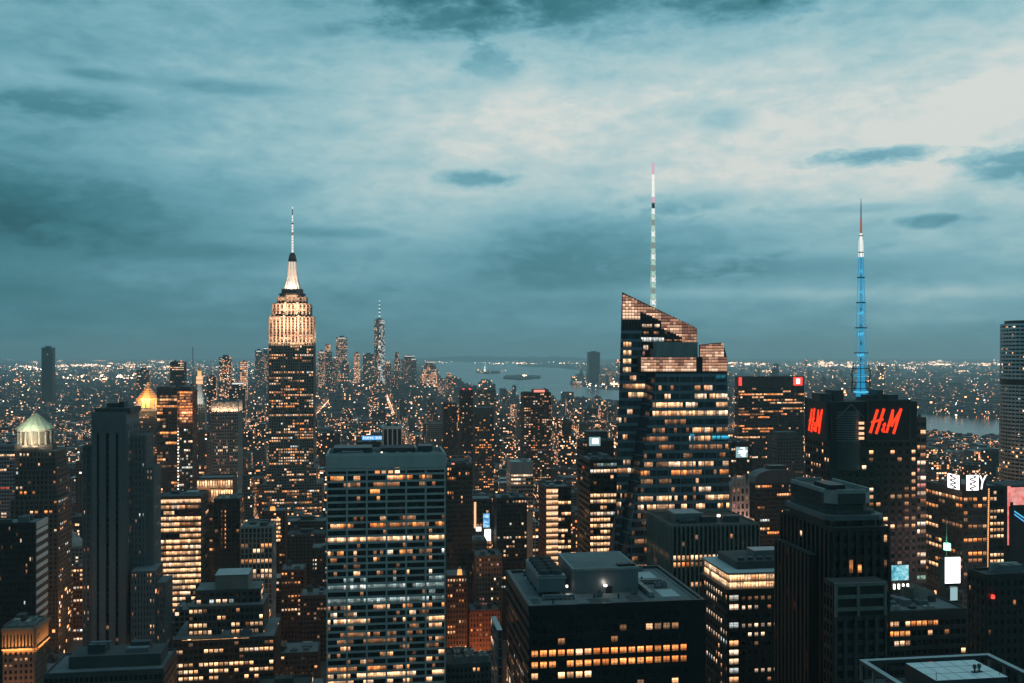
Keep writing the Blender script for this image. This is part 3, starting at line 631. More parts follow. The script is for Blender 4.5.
# ================================================================== the faceted glass tower with the sloping top and spire
def faceted_tower():
    b = Bld('glass_skyscraper', 'faceted glass skyscraper with a sloping lit top and a slender white spire', 'skyscraper', 614, 731, 590, D=48, ybot=560)
    x, z = b.x, b.z; G = M['bluegrey']
    def edge(p, q, py): return x(p[0] + (q[0] - p[0]) * (py - p[1]) / (q[1] - p[1]))
    A = ((656, 372), (619, 605)); B = ((647, 372), (612, 590)); LE = ((622, 291), (614, 600))
    zb = z(605)
    core = CITY_OFF
    # front block
    q = MB()
    prism_y(q, [(x(619), zb), (x(731), zb), (x(727), z(372)), (x(656), z(372))], 0, 42, M['dark'])
    q.box(x(619), x(731), 0, 42, 0, zb, M['dark'])
    # rear block with the sloping top
    y9 = 9; lo = [(x(613, 9), zb), (x(640, 9), zb), (x(697, 9), z(372)), (x(697, 9), z(327.5)), (x(622, 9), z(291))]; hi = [(x(628, 36), zb), (x(640, 36), zb), (x(695, 36), z(372)), (x(695, 36), z(326)), (x(630, 36), z(294))]
    q.poly([(p[0], 9, p[1]) for p in lo], M['dark']); q.poly([(p[0], 36, p[1]) for p in reversed(hi)], M['dark'])
    for i in range(5):
        p, p2, r_, r2 = lo[i], lo[(i + 1) % 5], hi[i], hi[(i + 1) % 5]; q.poly([(p[0], 9, p[1]), (r_[0], 36, r_[1]), (r2[0], 36, r2[1]), (p2[0], 9, p2[1])], M['glass_blue'])
    q.prism([(x(613, 9), 9), (x(719), 9), (x(719), 36), (x(628, 36), 36)], 0, zb, M['dark'])
    b.wall.v += []; b.part('wall', q)
    # chamfer between the two
    q = MB(); q.poly([(x(611, 8.9), 8.9, zb), (x(619), -.02, zb), (x(656), -.02, z(372)), (x(647, 8.9), 8.9, z(372))], M['glass_blue'])
    nb = 18
    for r in range(nb):
        f = (r + .5) / nb; zz = zb + (z(372) - zb) * f; xa = x(611, 8.9) + (x(647, 8.9) - x(611, 8.9)) * f; xb = x(619) + (x(656) - x(619)) * f
        q.bar((xa, 8.7, zz), (xb, -.15, zz), .35, G)
    b.part('chamfer', q)
    # ribbon floors of the front block
    sp = MB(); nf = 27; fh = (z(374) - zb) / nf
    T = lit_rows(.4, 'warm', 2.6, .7, {0: (.0, 'dim'), 1: (.15, 'warm'), 2: (.72, 'gold'), 3: (.62, 'gold'), 4: (.94, 'gold'), 5: (.35, 'dim'), 6: (.5, 'warm'), 7: (.42, 'warm'), 8: (.45, 'dim'), 9: (.3, 'dim'), 10: (.6, 'warm'), 11: (.5, 'orange'), 12: (.3, 'dim'), 13: (.55, 'gold'), 14: (.75, 'gold'), 15: (.45, 'gold'), 16: (.12, 'warm'), 17: (.3, 'orange'), 18: (.08, 'dim'), 19: (.12, 'dim'), 20: (.25, 'orange')})(nf, 36)
    for r in range(nf):
        zt = z(374) - r * fh; pym = HZ + (CZ - zt + fh / 2) / b.Y * F
        xa, xb = edge(A[0], A[1], pym) + .3, x(727 + 4 * (pym - 372) / 233)
        sp.box(xa, xb, -.4, 0, zt - 1.9, zt, G, bottom=True)
        for c in range(36):
            u0 = x(619) + (xb - x(619)) * c / 36; u1 = x(619) + (xb - x(619)) * (c + 1) / 36
            if u0 < xa: continue
            b.pane('f', 0, u0 + .1, u1 - .1, zt - fh + .1, zt - 1.9, T[r][c] or 'glass_blue')
            if c % 4 == 0: sp.box(u0 - .25, u0 + .25, -.5, -.002, zt - fh, zt - 1.9, G)
    for c in (.32, .6): pass
    # floors of the left face
    T = lit_rows(.25, 'warm', 2.0, .9, {7: (.5, 'gold')})(nf + 8, 9)
    for r in range(nf + 8):
        zt = z(330) - r * fh
        if zt < zb: break
        pym = HZ + (CZ - zt + fh / 2) / b.Y * F
        xa = x(622 - 8 * (pym - 291) / 309, 9); xb = x(647 - 35 * (pym - 372) / 218, 9) if pym > 372 else x(642, 9)
        sp.box(xa, xb, 8.6, 9, zt - 1.9, zt, G, bottom=True)
        n = 8
        for c in range(n):
            u0 = xa + (xb - xa) * c / n; u1 = xa + (xb - xa) * (c + 1) / n
            k = T[r][c]
            if pym < 376: k = 'gold_l' if (c in (1, 2, 3) and r > 0) else None
            b.pane('f', 9, u0 + .1, u1 - .1, zt - fh + .1, zt - 1.9, k or 'glass_blue')
    b.part('spandrel', sp)
    # glowing lattice under the slope, and the rows of lit floors behind
    la = MB()
    def top_py(px): return 291 + (px - 622) * 35 / 75
    n = 25
    for c in range(n):
        pa, pb = 622.4 + 74.4 * c / n, 622.4 + 74.4 * (c + 1) / n
        pc = (pa + pb) / 2; tp = top_py(pb) + .8; bot = 319 if pc < 641 else tp + (10 if pc < 662 else 17 if pc < 683 else 22); bot = min(bot, 346)
        for r in range(20):
            p0, p1 = max(291 + 3.05 * r, tp), min(291 + 3.05 * (r + 1), bot)
            if p1 - p0 < .5: continue
            f = (p0 - tp) / max(1, bot - tp); q_ = f + .28 * math.sin(c * .8) + .2 * math.sin(r * 2.3 + c * .35) + rng.uniform(-.25, .25) + (.25 if c < 7 else 0)
            b.pane('f', 9, x(pa, 9) + .14, x(pb, 9) - .14, z(p1) + .2, z(p0), 'crown_hi' if q_ > .78 else 'crown' if q_ > .3 else 'crown_dim')
        la.box(x(pa, 9) - .1, x(pa, 9) + .1, 8.75, 9, z(350), z(top_py(pa)) - .3, M['steel_dk'])
    for (ra, rb, p0, p1, key, pr) in ((642, 662, 323.5, 327, 'pale', .9), (641, 664, 337, 341.5, 'white_l', .9), (664, 690, 339, 341, 'dim', .5), (641, 664, 331, 334, 'dim', .4), (643, 656, 345, 350, 'pale', .5), (665, 690, 330, 334, 'dim', .25), (640, 655, 351, 356, 'pink', .6)):
        m_ = int((rb - ra) / 2.4)
        for c in range(m_):
            pa, pb = ra + (rb - ra) * c / m_, ra + (rb - ra) * (c + 1) / m_
            if p1 < top_py(pb) + 22 and pa < 690 and p0 < top_py(pa) + (10 if pa < 662 else 17): continue
            if rng.random() < pr: b.pane('f', 9, x(pa, 9) + .1, x(pb, 9) - .1, z(p1), z(p0), key)
    b.part('lattice', la)
    # glass storey above the front block and its curved end
    cr = MB()
    cr.box(x(641), x(727), -.1, 8.6, z(372), z(357), M['dark'], top=M['roof'])
    arc = [(x(700), z(357)), (x(727), z(357)), (x(726.2), z(353)), (x(724.5), z(347)), (x(722), z(342.3)), (x(711), z(343.3)), (x(700), z(344.5))]
    prism_y(cr, arc, .6, 2.0, M['dark'])
    b.part('glass_storey', cr)
    n = 28
    for c in range(n):
        pa, pb = 641 + 86 * c / n, 641 + 86 * (c + 1) / n
        if 696.5 < (pa + pb) / 2 < 703: continue
        for r in range(5):
            p0 = 357.3 + 14.4 * r / 5; p1 = 357.3 + 14.4 * (r + 1) / 5
            b.pane('f', -.1, x(pa) + .1, x(pb) - .1, z(p1) + .08, z(p0) - .08, (lambda q_: 'crown_hi' if q_ > .72 else 'crown' if q_ > .2 else 'crown_dim')(r * .17 + .3 * math.sin(c * .9) + rng.uniform(-.2, .35)))
    for c in range(8):
        pa, pb = 700.3 + 24 * c / 8, 700.3 + 24 * (c + 1) / 8
        tp = 345.0 - (pb - 700) * .08
        for r in range(5):
            p0 = max(342.9 + 2.88 * r, tp); p1 = 342.9 + 2.88 * (r + 1)
            if p1 - p0 > .4: b.pane('f', .6, x(pa) + .1, x(pb) - .1, z(p1) + .1, z(p0) - .1, (lambda q_: 'crown_hi' if q_ > .85 else 'crown' if q_ > .35 else 'crown_dim')(r * .15 + c * .05 + rng.uniform(-.2, .3)))
    q = MB(); q.box(x(657), x(699), 2.4, 8.4, z(357), z(342), M['concrete'], top=M['roof_pale']); q.box(x(654), x(657), 3, 8, z(357), z(349), M['steel']); b.part('penthouse', q)
    # coloured reflections of the advertising screens: painted on as glowing blue panes
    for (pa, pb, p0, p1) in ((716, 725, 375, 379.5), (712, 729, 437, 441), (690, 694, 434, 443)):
        b.pane('f', -.42, x(pa), x(pb), z(p1), z(p0), 'blue_refl')
    # spire
    cx, cy, z0, zt = x(653.2, 24), 24, z(312) + 2, z(162) + 5
    q = MB(); segs = 26
    def w(f): return 1.35 * (1 - f) + .4 * f
    for i in range(segs):
        f0, f1 = i / segs, (i + 1) / segs
        m = (EM['mast_white'] if i % 4 == 1 else EM['mast_dim'] if i % 4 == 3 else EM['mast_green']) if f1 < .70 else M['steel_dk'] if f1 < .735 else EM['mast_pink'] if f1 < .80 else EM['mast_white'] if f1 < .93 else EM['mast_pink']
        za, zb_ = z0 + (zt - z0) * f0, z0 + (zt - z0) * f1; wa, wb = w(f0), w(f1)
        for sx, sy in ((-1, -1), (1, -1), (1, 1), (-1, 1)): q.bar((cx + sx * wa, cy + sy * wa, za), (cx + sx * wb, cy + sy * wb, zb_), .16, m)
        q.bar((cx - wa, cy - wa, za), (cx + wb, cy - wb, zb_), .16, m); q.bar((cx + wa, cy - wa, za), (cx - wb, cy - wb, zb_), .2, m)
        q.frustum(cx, cy, wa * .55, wb * .55, za + .4, zb_ - .6, m, 6)
    b.part('spire', q)
    # steam from the roof
    b.done()
    b.wall = MB(); b.roofmb = MB()
faceted_tower()

# ================================================================== the building with the two red signs and the antenna
def letter_H(mb, x0, w, h, pos, m, sl, t):
    pass
def brush(mb, pts, wd, P, m):
    """a thick brush stroke of a sign letter, given in the sign's own plane"""
    for (a, b) in zip(pts, pts[1:]):
        d = Vector((b[0] - a[0], b[1] - a[1])); d.normalize(); nx, ny = -d.y * wd / 2, d.x * wd / 2
        e = d * wd * .3
        q = [(a[0] - e.x + nx, a[1] - e.y + ny), (a[0] - e.x - nx, a[1] - e.y - ny), (b[0] + e.x - nx, b[1] + e.y - ny), (b[0] + e.x + nx, b[1] + e.y + ny)]
        mb.poly([P(u, v, .5) for u, v in q], m)
        for i in range(4):
            u, v = q[i]; u2, v2 = q[(i + 1) % 4]; mb.poly([P(u, v, 0), P(u, v, .5), P(u2, v2, .5), P(u2, v2, 0)], m)
def hm_letters(root, P, w, h):
    """H, a small ampersand and M, slanted and hand-brushed"""
    def S(u, v): return ((u + v * .22) * w, v * h)
    for nm, strokes in (('letter', [([(.02, 0), (.05, 1.0)], .085), ([(.24, -.04), (.27, 1.04)], .085), ([(-.03, .46), (.33, .58)], .07)]),
                        ('letter', [([(.53, .0), (.44, .02), (.40, .12), (.49, .32), (.45, .42), (.40, .34), (.53, -.02)], .03)]),
                        ('letter', [([(.60, 0), (.60, 1.0)], .07), ([(.60, 1.0), (.71, .28)], .07), ([(.71, .28), (.88, 1.04)], .07), ([(.88, 1.04), (.86, -.05)], .08)])):
        q = MB()
        for pts, wd in strokes: brush(q, [S(*p) for p in pts], wd * w, P, EM['sign_red'])
        q.build(nm, root)
def sign_tower():
    b = Bld('sign_tower', 'dark tower with two big red letter signs and a tall blue lit antenna', 'skyscraper', 830, 917, 605, D=34, ybot=560, xmin=803)
    x, z = b.x, b.z; W, D = b.W, b.D; H = z(402)
    zs = z(440)
    b.core(0, W, 0, D, 0, H, M['dark'], M['roof_dk'])
    rows = {0: (.45, 'warm'), 1: (.35, 'warm'), 2: (.3, 'warm'), 3: (.25, 'warm'), 4: (.12, 'warm'), 5: (.08, 'warm'), 6: (.3, 'warm'), 7: (.25, 'warm'), 8: (.3, 'warm'), 9: (.15, 'warm')}
    b.face('f', 0, W * .10, W, z(575), zs, 11, 4.6, (1.9, .5), (2.2, .5), lit_rows(.25, 'gold', 1.3, .5, rows), 'dark_brown')
    b.face('l', 0, 0, D, z(575), zs, 9, 4.6, (1.4, .5), (2.2, .5), lit_rows(.3, 'warm', 1.3, .6), 'dark_brown')
    # sign boxes: frames on the corners
    fr = MB()
    fx0, fx1 = x(866), x(908)
    b.fbox('f', 0, fx0, fx1, zs - 1, H + 1, .05, 2.0, M['dark'], fr)
    for u in (fx0, fx1): b.fbox('f', 0, u - .4, u + .4, zs - 1, H + 1.5, 0, 2.5, M['steel_dk'], fr)
    for zz in (zs - 1, H + 1): b.fbox('f', 0, fx0, fx1, zz - .4, zz + .4, 2.0, 2.5, M['steel_dk'], fr)
    for zz in (zs - 1, H + 1): pass
    b.part('sign_frame', fr); fr = MB()
    b.fbox('l', 0, 2, D - 4, zs - 1, H + 1, .05, 2.0, M['dark'], fr)
    for u in (2, D - 4): b.fbox('l', 0, u - .4, u + .4, zs - 1, H + 1.5, 0, 2.5, M['steel_dk'], fr)
    b.part('sign_frame', fr)
    sg = empty('letter_sign', (0, 0, 0), 0); sg.parent = b.root
    hm_letters(sg, lambda u, v, d: (x(868) + u, -2.05 - d, z(432.5) + v), (x(900.5) - x(868)) * .86, z(410.5) - z(432.5))
    sg = empty('letter_sign', (0, 0, 0), 0); sg.parent = b.root
    hm_letters(sg, lambda u, v, d: (-2.05 - d, D - 9 - u, z(431, 16) + v), 17, z(410, 16) - z(431, 16))
    # rounded louvre bay between the signs with four lit floors
    q = MB(); cx = x(848)
    for i in range(13):
        zz = z(441) + (z(413) - z(441)) * i / 12; q.frustum(cx, 4, 9.2, 9.2, zz, zz + .55, M['steel'], 20)
    q.frustum(cx, 4, 8.8, 8.8, z(470), z(411), M['steel_dk'], 20); b.part('louvre_bay', q)
    q = MB()
    for py in (423, 428, 433.3, 438): q.box(x(855), x(860), -5.2, -4.7, z(py + 1.2), z(py - 1.4), EM['lamp_warm'], bottom=True)
    b.part('lit_floor', q)
    # roof frame: a truss of pipes
    q = MB()
    for (xa, xb) in ((x(830), x(865)),):
        for yy in (0.5, 14):
            q.bar((xa, yy, H), (xa, yy, H + 1), .35, M['steel']); q.bar((xa, yy, z(404)), (xb, yy, z(404)), .45, M['steel'])
            q.bar((xa + 1, yy, z(430)), (xa + 1, yy, z(404)), .45, M['steel']); q.bar((xb - 1, yy, z(430)), (xb - 1, yy, z(404)), .45, M['steel'])
            q.bar((xa + 2, yy - 5.5, z(418)), ((xa + xb) / 2, yy - 5.5, z(404)), .3, M['steel']); q.bar(((xa + xb) / 2, yy - 5.5, z(404)), (xb - 3, yy - 5.5, z(418)), .3, M['steel'])
    b.part('roof_truss', q)
    for i, (pa, pb, hh) in enumerate(((826, 838, 5), (840, 850, 7), (872, 882, 4), (884, 890, 7), (895, 905, 4))): b.unit('roof_plant', x(pa), x(pb), 8, 20, H, H + hh, 'steel_dk')
    # antenna: stacked ring platforms, then a lattice mast that thins upwards
    cy = 17; cx = x(861, cy); q = MB(); zb = H; 
    for i, (ra, rb, pa, pb) in enumerate(((5.4, 5.2, 398, 389), (4.4, 4.2, 389, 379), (6.4, 6.4, 389.6, 388.6), (6.0, 6.0, 383, 382), (6.4, 6.4, 376, 375), (5.6, 5.6, 369, 368.4), (3.9, 3.4, 379, 366))):
        if ra > 5.5:
            for k in range(12):
                a = 2 * math.pi * k / 12; a2 = 2 * math.pi * (k + 1) / 12
                q.bar((cx + ra * math.cos(a), cy + ra * math.sin(a), z(pa)), (cx + ra * math.cos(a2), cy + ra * math.sin(a2), z(pa)), .3, M['steel_dk'])
                if k % 2 == 0: q.bar((cx + ra * math.cos(a), cy + ra * math.sin(a), z(pa)), (cx + 2 * math.cos(a), cy + 2 * math.sin(a), z(pa)), .25, M['steel_dk']); q.bar((cx + ra * math.cos(a), cy + ra * math.sin(a), z(pa) - 2), (cx + ra * math.cos(a), cy + ra * math.sin(a), z(pa) + 3.5), .2, M['steel_dk'])
        else: q.frustum(cx, cy, ra * .62, rb * .62, z(pa), z(pb), EM['mast_blue'], 8)
    for pp in (394, 377): q.frustum(cx, cy, 4.6, 4.6, z(pp), z(pp - 1.5), EM['mast_cyan'], 10)
    b.part('antenna_base', q)
    q = MB(); segs = 30; z0, zt = z(366, 17, 17), z(240, 17, 17)
    for i in range(segs):
        f0, f1 = i / segs, (i + 1) / segs; wa, wb = 2.6 - 1.8 * f0, 2.6 - 1.8 * f1; za, zb_ = z0 + (zt - z0) * f0, z0 + (zt - z0) * f1
        m = EM['mast_white'] if f0 > .86 else EM['mast_blue']
        for sx, sy in ((-1, -1), (1, -1), (1, 1), (-1, 1)): q.bar((cx + sx * wa, cy + sy * wa, za), (cx + sx * wb, cy + sy * wb, zb_), .24, m)
        q.bar((cx - wa, cy - wa, za), (cx + wb, cy - wb, zb_), .17, m); q.bar((cx + wa, cy - wa, za), (cx - wb, cy - wb, zb_), .17, m)
        q.frustum(cx, cy, wa * .22, wb * .22, za, zb_, M['steel_dk'] if i % 4 == 1 and f0 < .8 else m, 6)
        if i % 5 == 2 and f0 < .86: q.frustum(cx, cy, wa * .9, wb * .8, za + .8, za + 2.6, EM['mast_cyan'], 8)
        if i % 6 == 3: q.frustum(cx, cy, wa * 1.9, wa * 1.9, za, za + .6, M['steel_dk'], 8)
    Z = lambda p: z(p, 17, 17); q.frustum(cx, cy, .95, .8, zt, Z(233), EM['mast_white'], 8); q.frustum(cx, cy, 1.3, 1.3, Z(236), Z(235), M['steel_dk'], 8)
    q.frustum(cx, cy, .75, .6, Z(233), Z(218), EM['mast_red'], 8); q.frustum(cx, cy, .4, .3, Z(218), Z(205), M['steel'], 6); q.frustum(cx, cy, .26, .16, Z(205), Z(198), M['steel_dk'], 6)
    b.part('antenna', q)
    b.done()
sign_tower()
# ================================================================== left side
def shaft_tower():
    b = Bld('setback_tower', 'grey setback tower with four dark vertical window strips down a plain shaft', 'skyscraper', 92, 127, 563, D=30, ybot=668, xmin=80, xmax=168)
    x, z = b.x, b.z; W, D = b.W, b.D; H = z(414)
    st = 'concrete_dk'
    b.core(0, W, 0, D, 0, H, M[st], M['roof_dk'])
    b.core(1, W + 1.5, 1.5, D - 2, H, z(408.5), M['stone_dk'], M['roof_dk'])
    b.unit('bulkhead', 6, 12, 8, 16, z(408.5), z(404), 'stone_dk'); b.unit('roof_plant', 13, 16, 8, 16, z(408.5), z(402.5), 'dark')
    # piers and the recessed strips between them
    ps = [(92, 97.3), (99.7, 106.3), (109.4, 116.0), (118.9, 127)]
    for a, c in ps: b.fbox('f', 0, x(a), x(c), 20, z(433), 0, 1.2, M[st])
    b.fbox('f', 0, 0, W, z(433), H + 1, 0, 1.3, M[st])
    for k in range(9): b.fbox('f', 0, W * (k + .2) / 9, W * (k + .7) / 9, z(430), z(421), 1.3, 1.6, M[st])
    zt = z(433); n = int((zt - 40) / 3.7)
    for a, c in ((97.3, 99.7), (106.3, 109.4), (116, 118.9)):
        for r in range(n): 
            b.pane('f', 0, x(a) + .05, x(c) - .05, zt - (r + 1) * 3.7 + .1, zt - r * 3.7 - 1.1, 'dim' if rng.random() < .015 else 'glass'); b.fbox('f', 0, x(a), x(c), zt - r * 3.7 - 1.1, zt - r * 3.7, 0, .2, M['dark'])
    b.face('r', W, 0, D, 40, H - 6, 8, 3.7, (1.7, .5), (1.5, .3), lit_rows(.05, 'pale', 2), st)
    # shoulders
    for (xa, xb, zz, y0, y1, nb) in ((x(80.5), x(92) - .01, z(446), 4, 26, 3), (W + .6, x(143), z(437), 6, 26, 4), (x(143) + .01, x(150), z(470), 8, 28, 2)):
        b.core(xa, xb, y0, y1, 0, zz, CITY_OFF, M['roof_dk'])
        b.face('f', y0, xa, xb, 40, zz, nb, 3.7, (1.5, .5), (1.5, .3), lit_rows(.06, 'pale', 2, .5), st)
        b.face('r', xb, y0, y1, 40, zz, 7, 3.7, (1.5, .5), (1.5, .3), lit_rows(.06, 'pale', 2, .5), st)
    b.core(x(134), x(158), -7, 14, 0, z(570), CITY_OFF, M['roof']); b.face('f', -7, x(134), x(158), 40, z(570), 8, 3.7, (1.1, .5), (1.5, .3), lit_rows(.12, 'warm', 2, .8, {0: (.3, 'warm')}), st)
    b.core(x(158) + .01, x(167), -4, 14, 0, z(583), CITY_OFF, M['roof']); b.face('f', -4, x(158), x(167), 40, z(583), 3, 3.7, (1.1, .5), (1.5, .3), lit_rows(.15, 'warm', 2), st); b.face('r', x(167), -4, 14, 40, z(583), 6, 3.7, (1.1, .5), (1.5, .3), lit_rows(.1, 'orange', 2), st)
    b.done()
shaft_tower()

def domed_tower():
    b = Bld('domed_tower', 'old stone tower with pale green ribbed dome over a floodlit colonnade', 'skyscraper', 13, 57, 800, D=36, ybot=530)
    x, z = b.x, b.z; cy = 18; cx = x(36, cy)
    st = M['stone_dk']
    for (pa, pb, pt, y0) in ((10, 58, 500, 0), (14, 56, 470, 2), (17, 54, 452, 4)):
        b.core(x(pa), x(pb), y0, 36 - y0, 0, z(pt), CITY_OFF, M['roof_dk'])
        b.face('f', y0, x(pa), x(pb), 60 if pt == 500 else z(pt + 30), z(pt), 10, 3.9, (1.5, .5), (1.6, .35), lit_rows(.10, 'pale', 1.6, .8, {2: (.35, 'orange'), 4: (.35, 'orange')}), 'stone_dk')
        b.face('r', x(pb), y0, 36 - y0, 60 if pt == 500 else z(pt + 30), z(pt), 8, 3.9, (1.5, .5), (1.6, .35), lit_rows(.08, 'pale', 1.6), 'stone_dk')
    q = MB(); q.frustum(cx, cy, 16.5, 16.5, z(452) - .2, z(446), st, 8, math.pi / 8); b.part('cornice', q)
    q = MB(); q.frustum(cx, cy, 11.5, 11.5, z(446), z(430), M['stone'], 8, math.pi / 8)
    for i in range(16):
        a = 2 * math.pi * i / 16 + .1; q.frustum(cx + 13.4 * math.cos(a), cy + 13.4 * math.sin(a), .9, .85, z(446), z(432.5), M['stone'], 8)
    q.frustum(cx, cy, 15, 15, z(432.5), z(430), M['stone'], 16)
    b.part('colonnade', q)
    q = MB(); pr = [(430, 14.6), (426.5, 11.6), (423.5, 8.6), (420.5, 6.0), (417.5, 3.4), (415, 1.0)]
    for (pa, ra), (pb, rb) in zip(pr, pr[1:]): q.frustum(cx, cy, ra, rb, z(pa), z(pb), M['copper'], 16)
    for i in range(16):
        a = 2 * math.pi * i / 16
        for (pa, ra), (pb, rb) in zip(pr, pr[1:]): q.bar((cx + ra * math.cos(a), cy + ra * math.sin(a), z(pa)), (cx + rb * math.cos(a), cy + rb * math.sin(a), z(pb)), .35, M['copper'])
    b.part('dome', q)
    for sx in (-12, -4, 4, 12): aim_lamp((cx + sx, cy - 17.5, z(446.5)), (cx + sx * .8, cy - 8, z(433)), 4, 1.5, 2300, (1, .72, .46), b.root)
    aim_lamp((cx, cy - 26, z(430)), (cx, cy - 6, z(421)), 30, 3, 15000, (.95, 1, .72), b.root)
    b.done()
domed_tower()

def striped_slab():
    b = simple('office_block', 'near black slab with pale slanting stripes on its narrow side wall', 'office building', -14, 35, 525, 620, 22, 'f', 26, 3.9, (.35, .3), (1.4, .35), lit_rows(.012, 'white', 1.2, 0), 'dark', ybot=625, clut=3, xmax=48)
    b.fbox('r', b.W, 0, 22, b.H - 70, b.H, 0, .6, M['dark'])
    for i in range(11): b.fbox('r', b.W, 0, 22, b.H - 7 - i * 5.6, b.H - 4.6 - i * 5.6, .6, 1.1, M['white'])
    b.fbox('r', b.W, 0, 22, b.H - 3.4, b.H + .9, .6, 1.2, M['travertine'])
    b.done()
striped_slab()

def cornice_block():
    b = simple('cornice_building', 'brown stone building with an orange floodlit cornice arcade', 'building', 3, 34, 628, 530, 20, 'fr', 6, 3.3, (1.3, .4), (1.5, .35), lit_rows(.05, 'dim', 1.5), 'stone_warm', zmin=0, blank=12.0, clut=5, xmax=48, z0=20)
    H, W, D = b.H, b.W, 20
    q = MB(); 
    for sd, off, u1, n in (('f', 0, W, 9), ('r', W, D, 10)):
        for k in range(n + 1):
            u = u1 * k / n; b.fbox(sd, off, max(0, u - .45), min(u1, u + .45), H - 11, H - 3.2, .37, 1.3, M['stone_warm'], q)
        b.fbox(sd, off, 0, u1, H - 12, H - 11, .37, 2.2, M['stone_warm'], q); b.fbox(sd, off, 0, u1, H - 3.2, H - 1.4, .37, 1.8, M['stone_warm'], q); b.fbox(sd, off, -.1, u1 + .1, H - 1.4, H - .1, .37, 2.6, M['stone_warm'], q)
        for k in range(n):
            b.pane(sd, off + (.38 if sd == 'r' else -.38), u1 * (k + .28) / n, u1 * (k + .72) / n, H - 10.5, H - 4.2, 'glass')
    b.part('cornice', q)
    aim_lamp((W * .5, -4.2, H - 13), (W * .5, .2, H - 5), W, 1.2, 4200, (1, .42, .12), b.root)
    aim_lamp((W + 4.2, D * .5, H - 13), (W - .2, D * .5, H - 5), D, 1.2, 4200, (1, .42, .12), b.root)
    aim_lamp((W * .5, -16, H - 42), (W * .5, 0, H - 24), W, 6, 3000, (1, .36, .12), b.root)
    b.done()
cornice_block()

b = simple('office_block', 'broad dark roofed block at the foot of the strip-windowed tower', 'building', 44, 163, 676, 430, 30, 'fr', 24, 3.8, (.6, .4), (1.4, .3), lit_rows(.03, 'warm', 2), 'stone_dk', z0=70, clut=0, xmax=172)
b.unit('penthouse', 8, 48, 8, 24, b.H, b.H + 5.5, 'stone_dk', 'roof_dk'); b.clutter(10, 46, 10, 22, b.H + 5.5, 4, 3, False)
aim_lamp((b.W + 10, 14, b.H - 22), (b.W, 14, b.H - 8), 22, 4, 2600, (1, .36, .12), b.root); b.done()

# buildings between the slab and the strip tower
b = simple('apartment_block', 'small domed-roof block with a white roof lamp beside the strip-windowed tower', 'building', 57, 86, 548, 980, 26, 'fr', 8, 3.9, (1.2, .4), (1.6, .3), lit_rows(.3, 'pale', 2, .9), 'stone', ybot=640, clut=0)
q = MB(); 
for (ra, rb, za, zb) in ((11, 9, 0, 5), (9, 5, 5, 9), (5, 4, 9, 13)): q.frustum(b.W * .45, 12, ra, rb, b.H + za, b.H + zb, M['concrete'], 8, .39)
b.part('hipped_roof', q)
q = MB(); q.frustum(b.W * .12, -1.5, 1.3, 1.3, b.H + 2, b.H + 5, EM['lamp_white'], 8, top=EM['lamp_white']); b.part('roof_lamp', q); b.done()
simple('apartment_block', 'dark block with three amber lit rows right of the striped slab', 'building', 50, 70, 583, 850, 24, 'fr', 7, 3.9, (.8, .4), (1.6, .3), lit_rows(.35, 'gold', 2, .9, {1: (.8, 'gold'), 3: (.6, 'gold'), 5: (.85, 'gold')}), 'brick', ybot=660, clut=3).done()
simple('apartment_block', 'narrow block with bright pale windows tucked against the strip-windowed tower', 'building', 70, 86, 568, 860, 24, 'fr', 5, 3.9, (.8, .4), (1.6, .3), lit_rows(.3, 'pale', 2, .9, {0: (.9, 'gold'), 2: (.9, 'pale'), 5: (.7, 'pale')}), 'brick', ybot=660, clut=2).done()

def golden_pyramid():
    b = Bld('pyramid_tower', 'stone tower with glowing gilded pyramid roof', 'skyscraper', 138, 158, 1745, D=36, ybot=500)
    x, z = b.x, b.z; cy = 18; cx = x(148, cy)
    b.core(x(139), x(157), 0, 36, 0, z(411), CITY_OFF, M['roof_dk'])
    b.face('f', 0, x(139), x(157), 40, z(411), 9, 4.2, (1.5, .5), (1.8, .3), lit_rows(.14, 'orange', 1.4), 'stone_dk'); b.face('r', x(157), 0, 36, 40, z(411), 9, 4.2, (1.5, .5), (1.8, .3), lit_rows(.14, 'orange', 1.4), 'stone_dk')
    q = MB(); q.frustum(cx, cy, 22, 22, z(411), z(408), M['stone'], 4, math.pi / 4); q.frustum(cx, cy, 19.5, 19.5, z(408), z(400), M['gold'], 8, math.pi / 8)
    for i in range(16):
        a = 2 * math.pi * i / 16; q.frustum(cx + 20 * math.cos(a), cy + 20 * math.sin(a), 1.1, 1.0, z(408), z(400), M['stone'], 6)
    b.part('arcade', q)
    q = MB(); q.frustum(cx, cy, 20.5, 20.5, z(400), z(398.5), M['gold'], 8, math.pi / 8); q.frustum(cx, cy, 18.5, 4.2, z(398.5), z(388), M['gold'], 8, math.pi / 8)
    for k in range(5):
        f = k / 5 + .1; q.frustum(cx, cy, 18.9 - 14.3 * f, 18.9 - 14.3 * f, z(398.5 - 10.5 * f), z(398.2 - 10.5 * f), M['stone_dk'], 8, math.pi / 8)
    q.frustum(cx, cy, 3.4, 3.0, z(388), z(385.6), M['stone'], 8); q.frustum(cx, cy, 3.4, .3, z(385.6), z(382.5), M['gold'], 8); b.part('pyramid_roof', q)
    aim_lamp((cx, cy - 44, z(401)), (cx, cy - 6, z(391)), 40, 4, 95000, (1, .55, .26), b.root); aim_lamp((cx + 38, cy, z(406)), (cx + 8, cy, z(395)), 30, 4, 48000, (1, .55, .26), b.root)
    aim_lamp((cx, cy - 30, z(416)), (cx, cy - 18, z(404)), 30, 2, 2200, (1, .55, .26), b.root); b.done()
golden_pyramid()

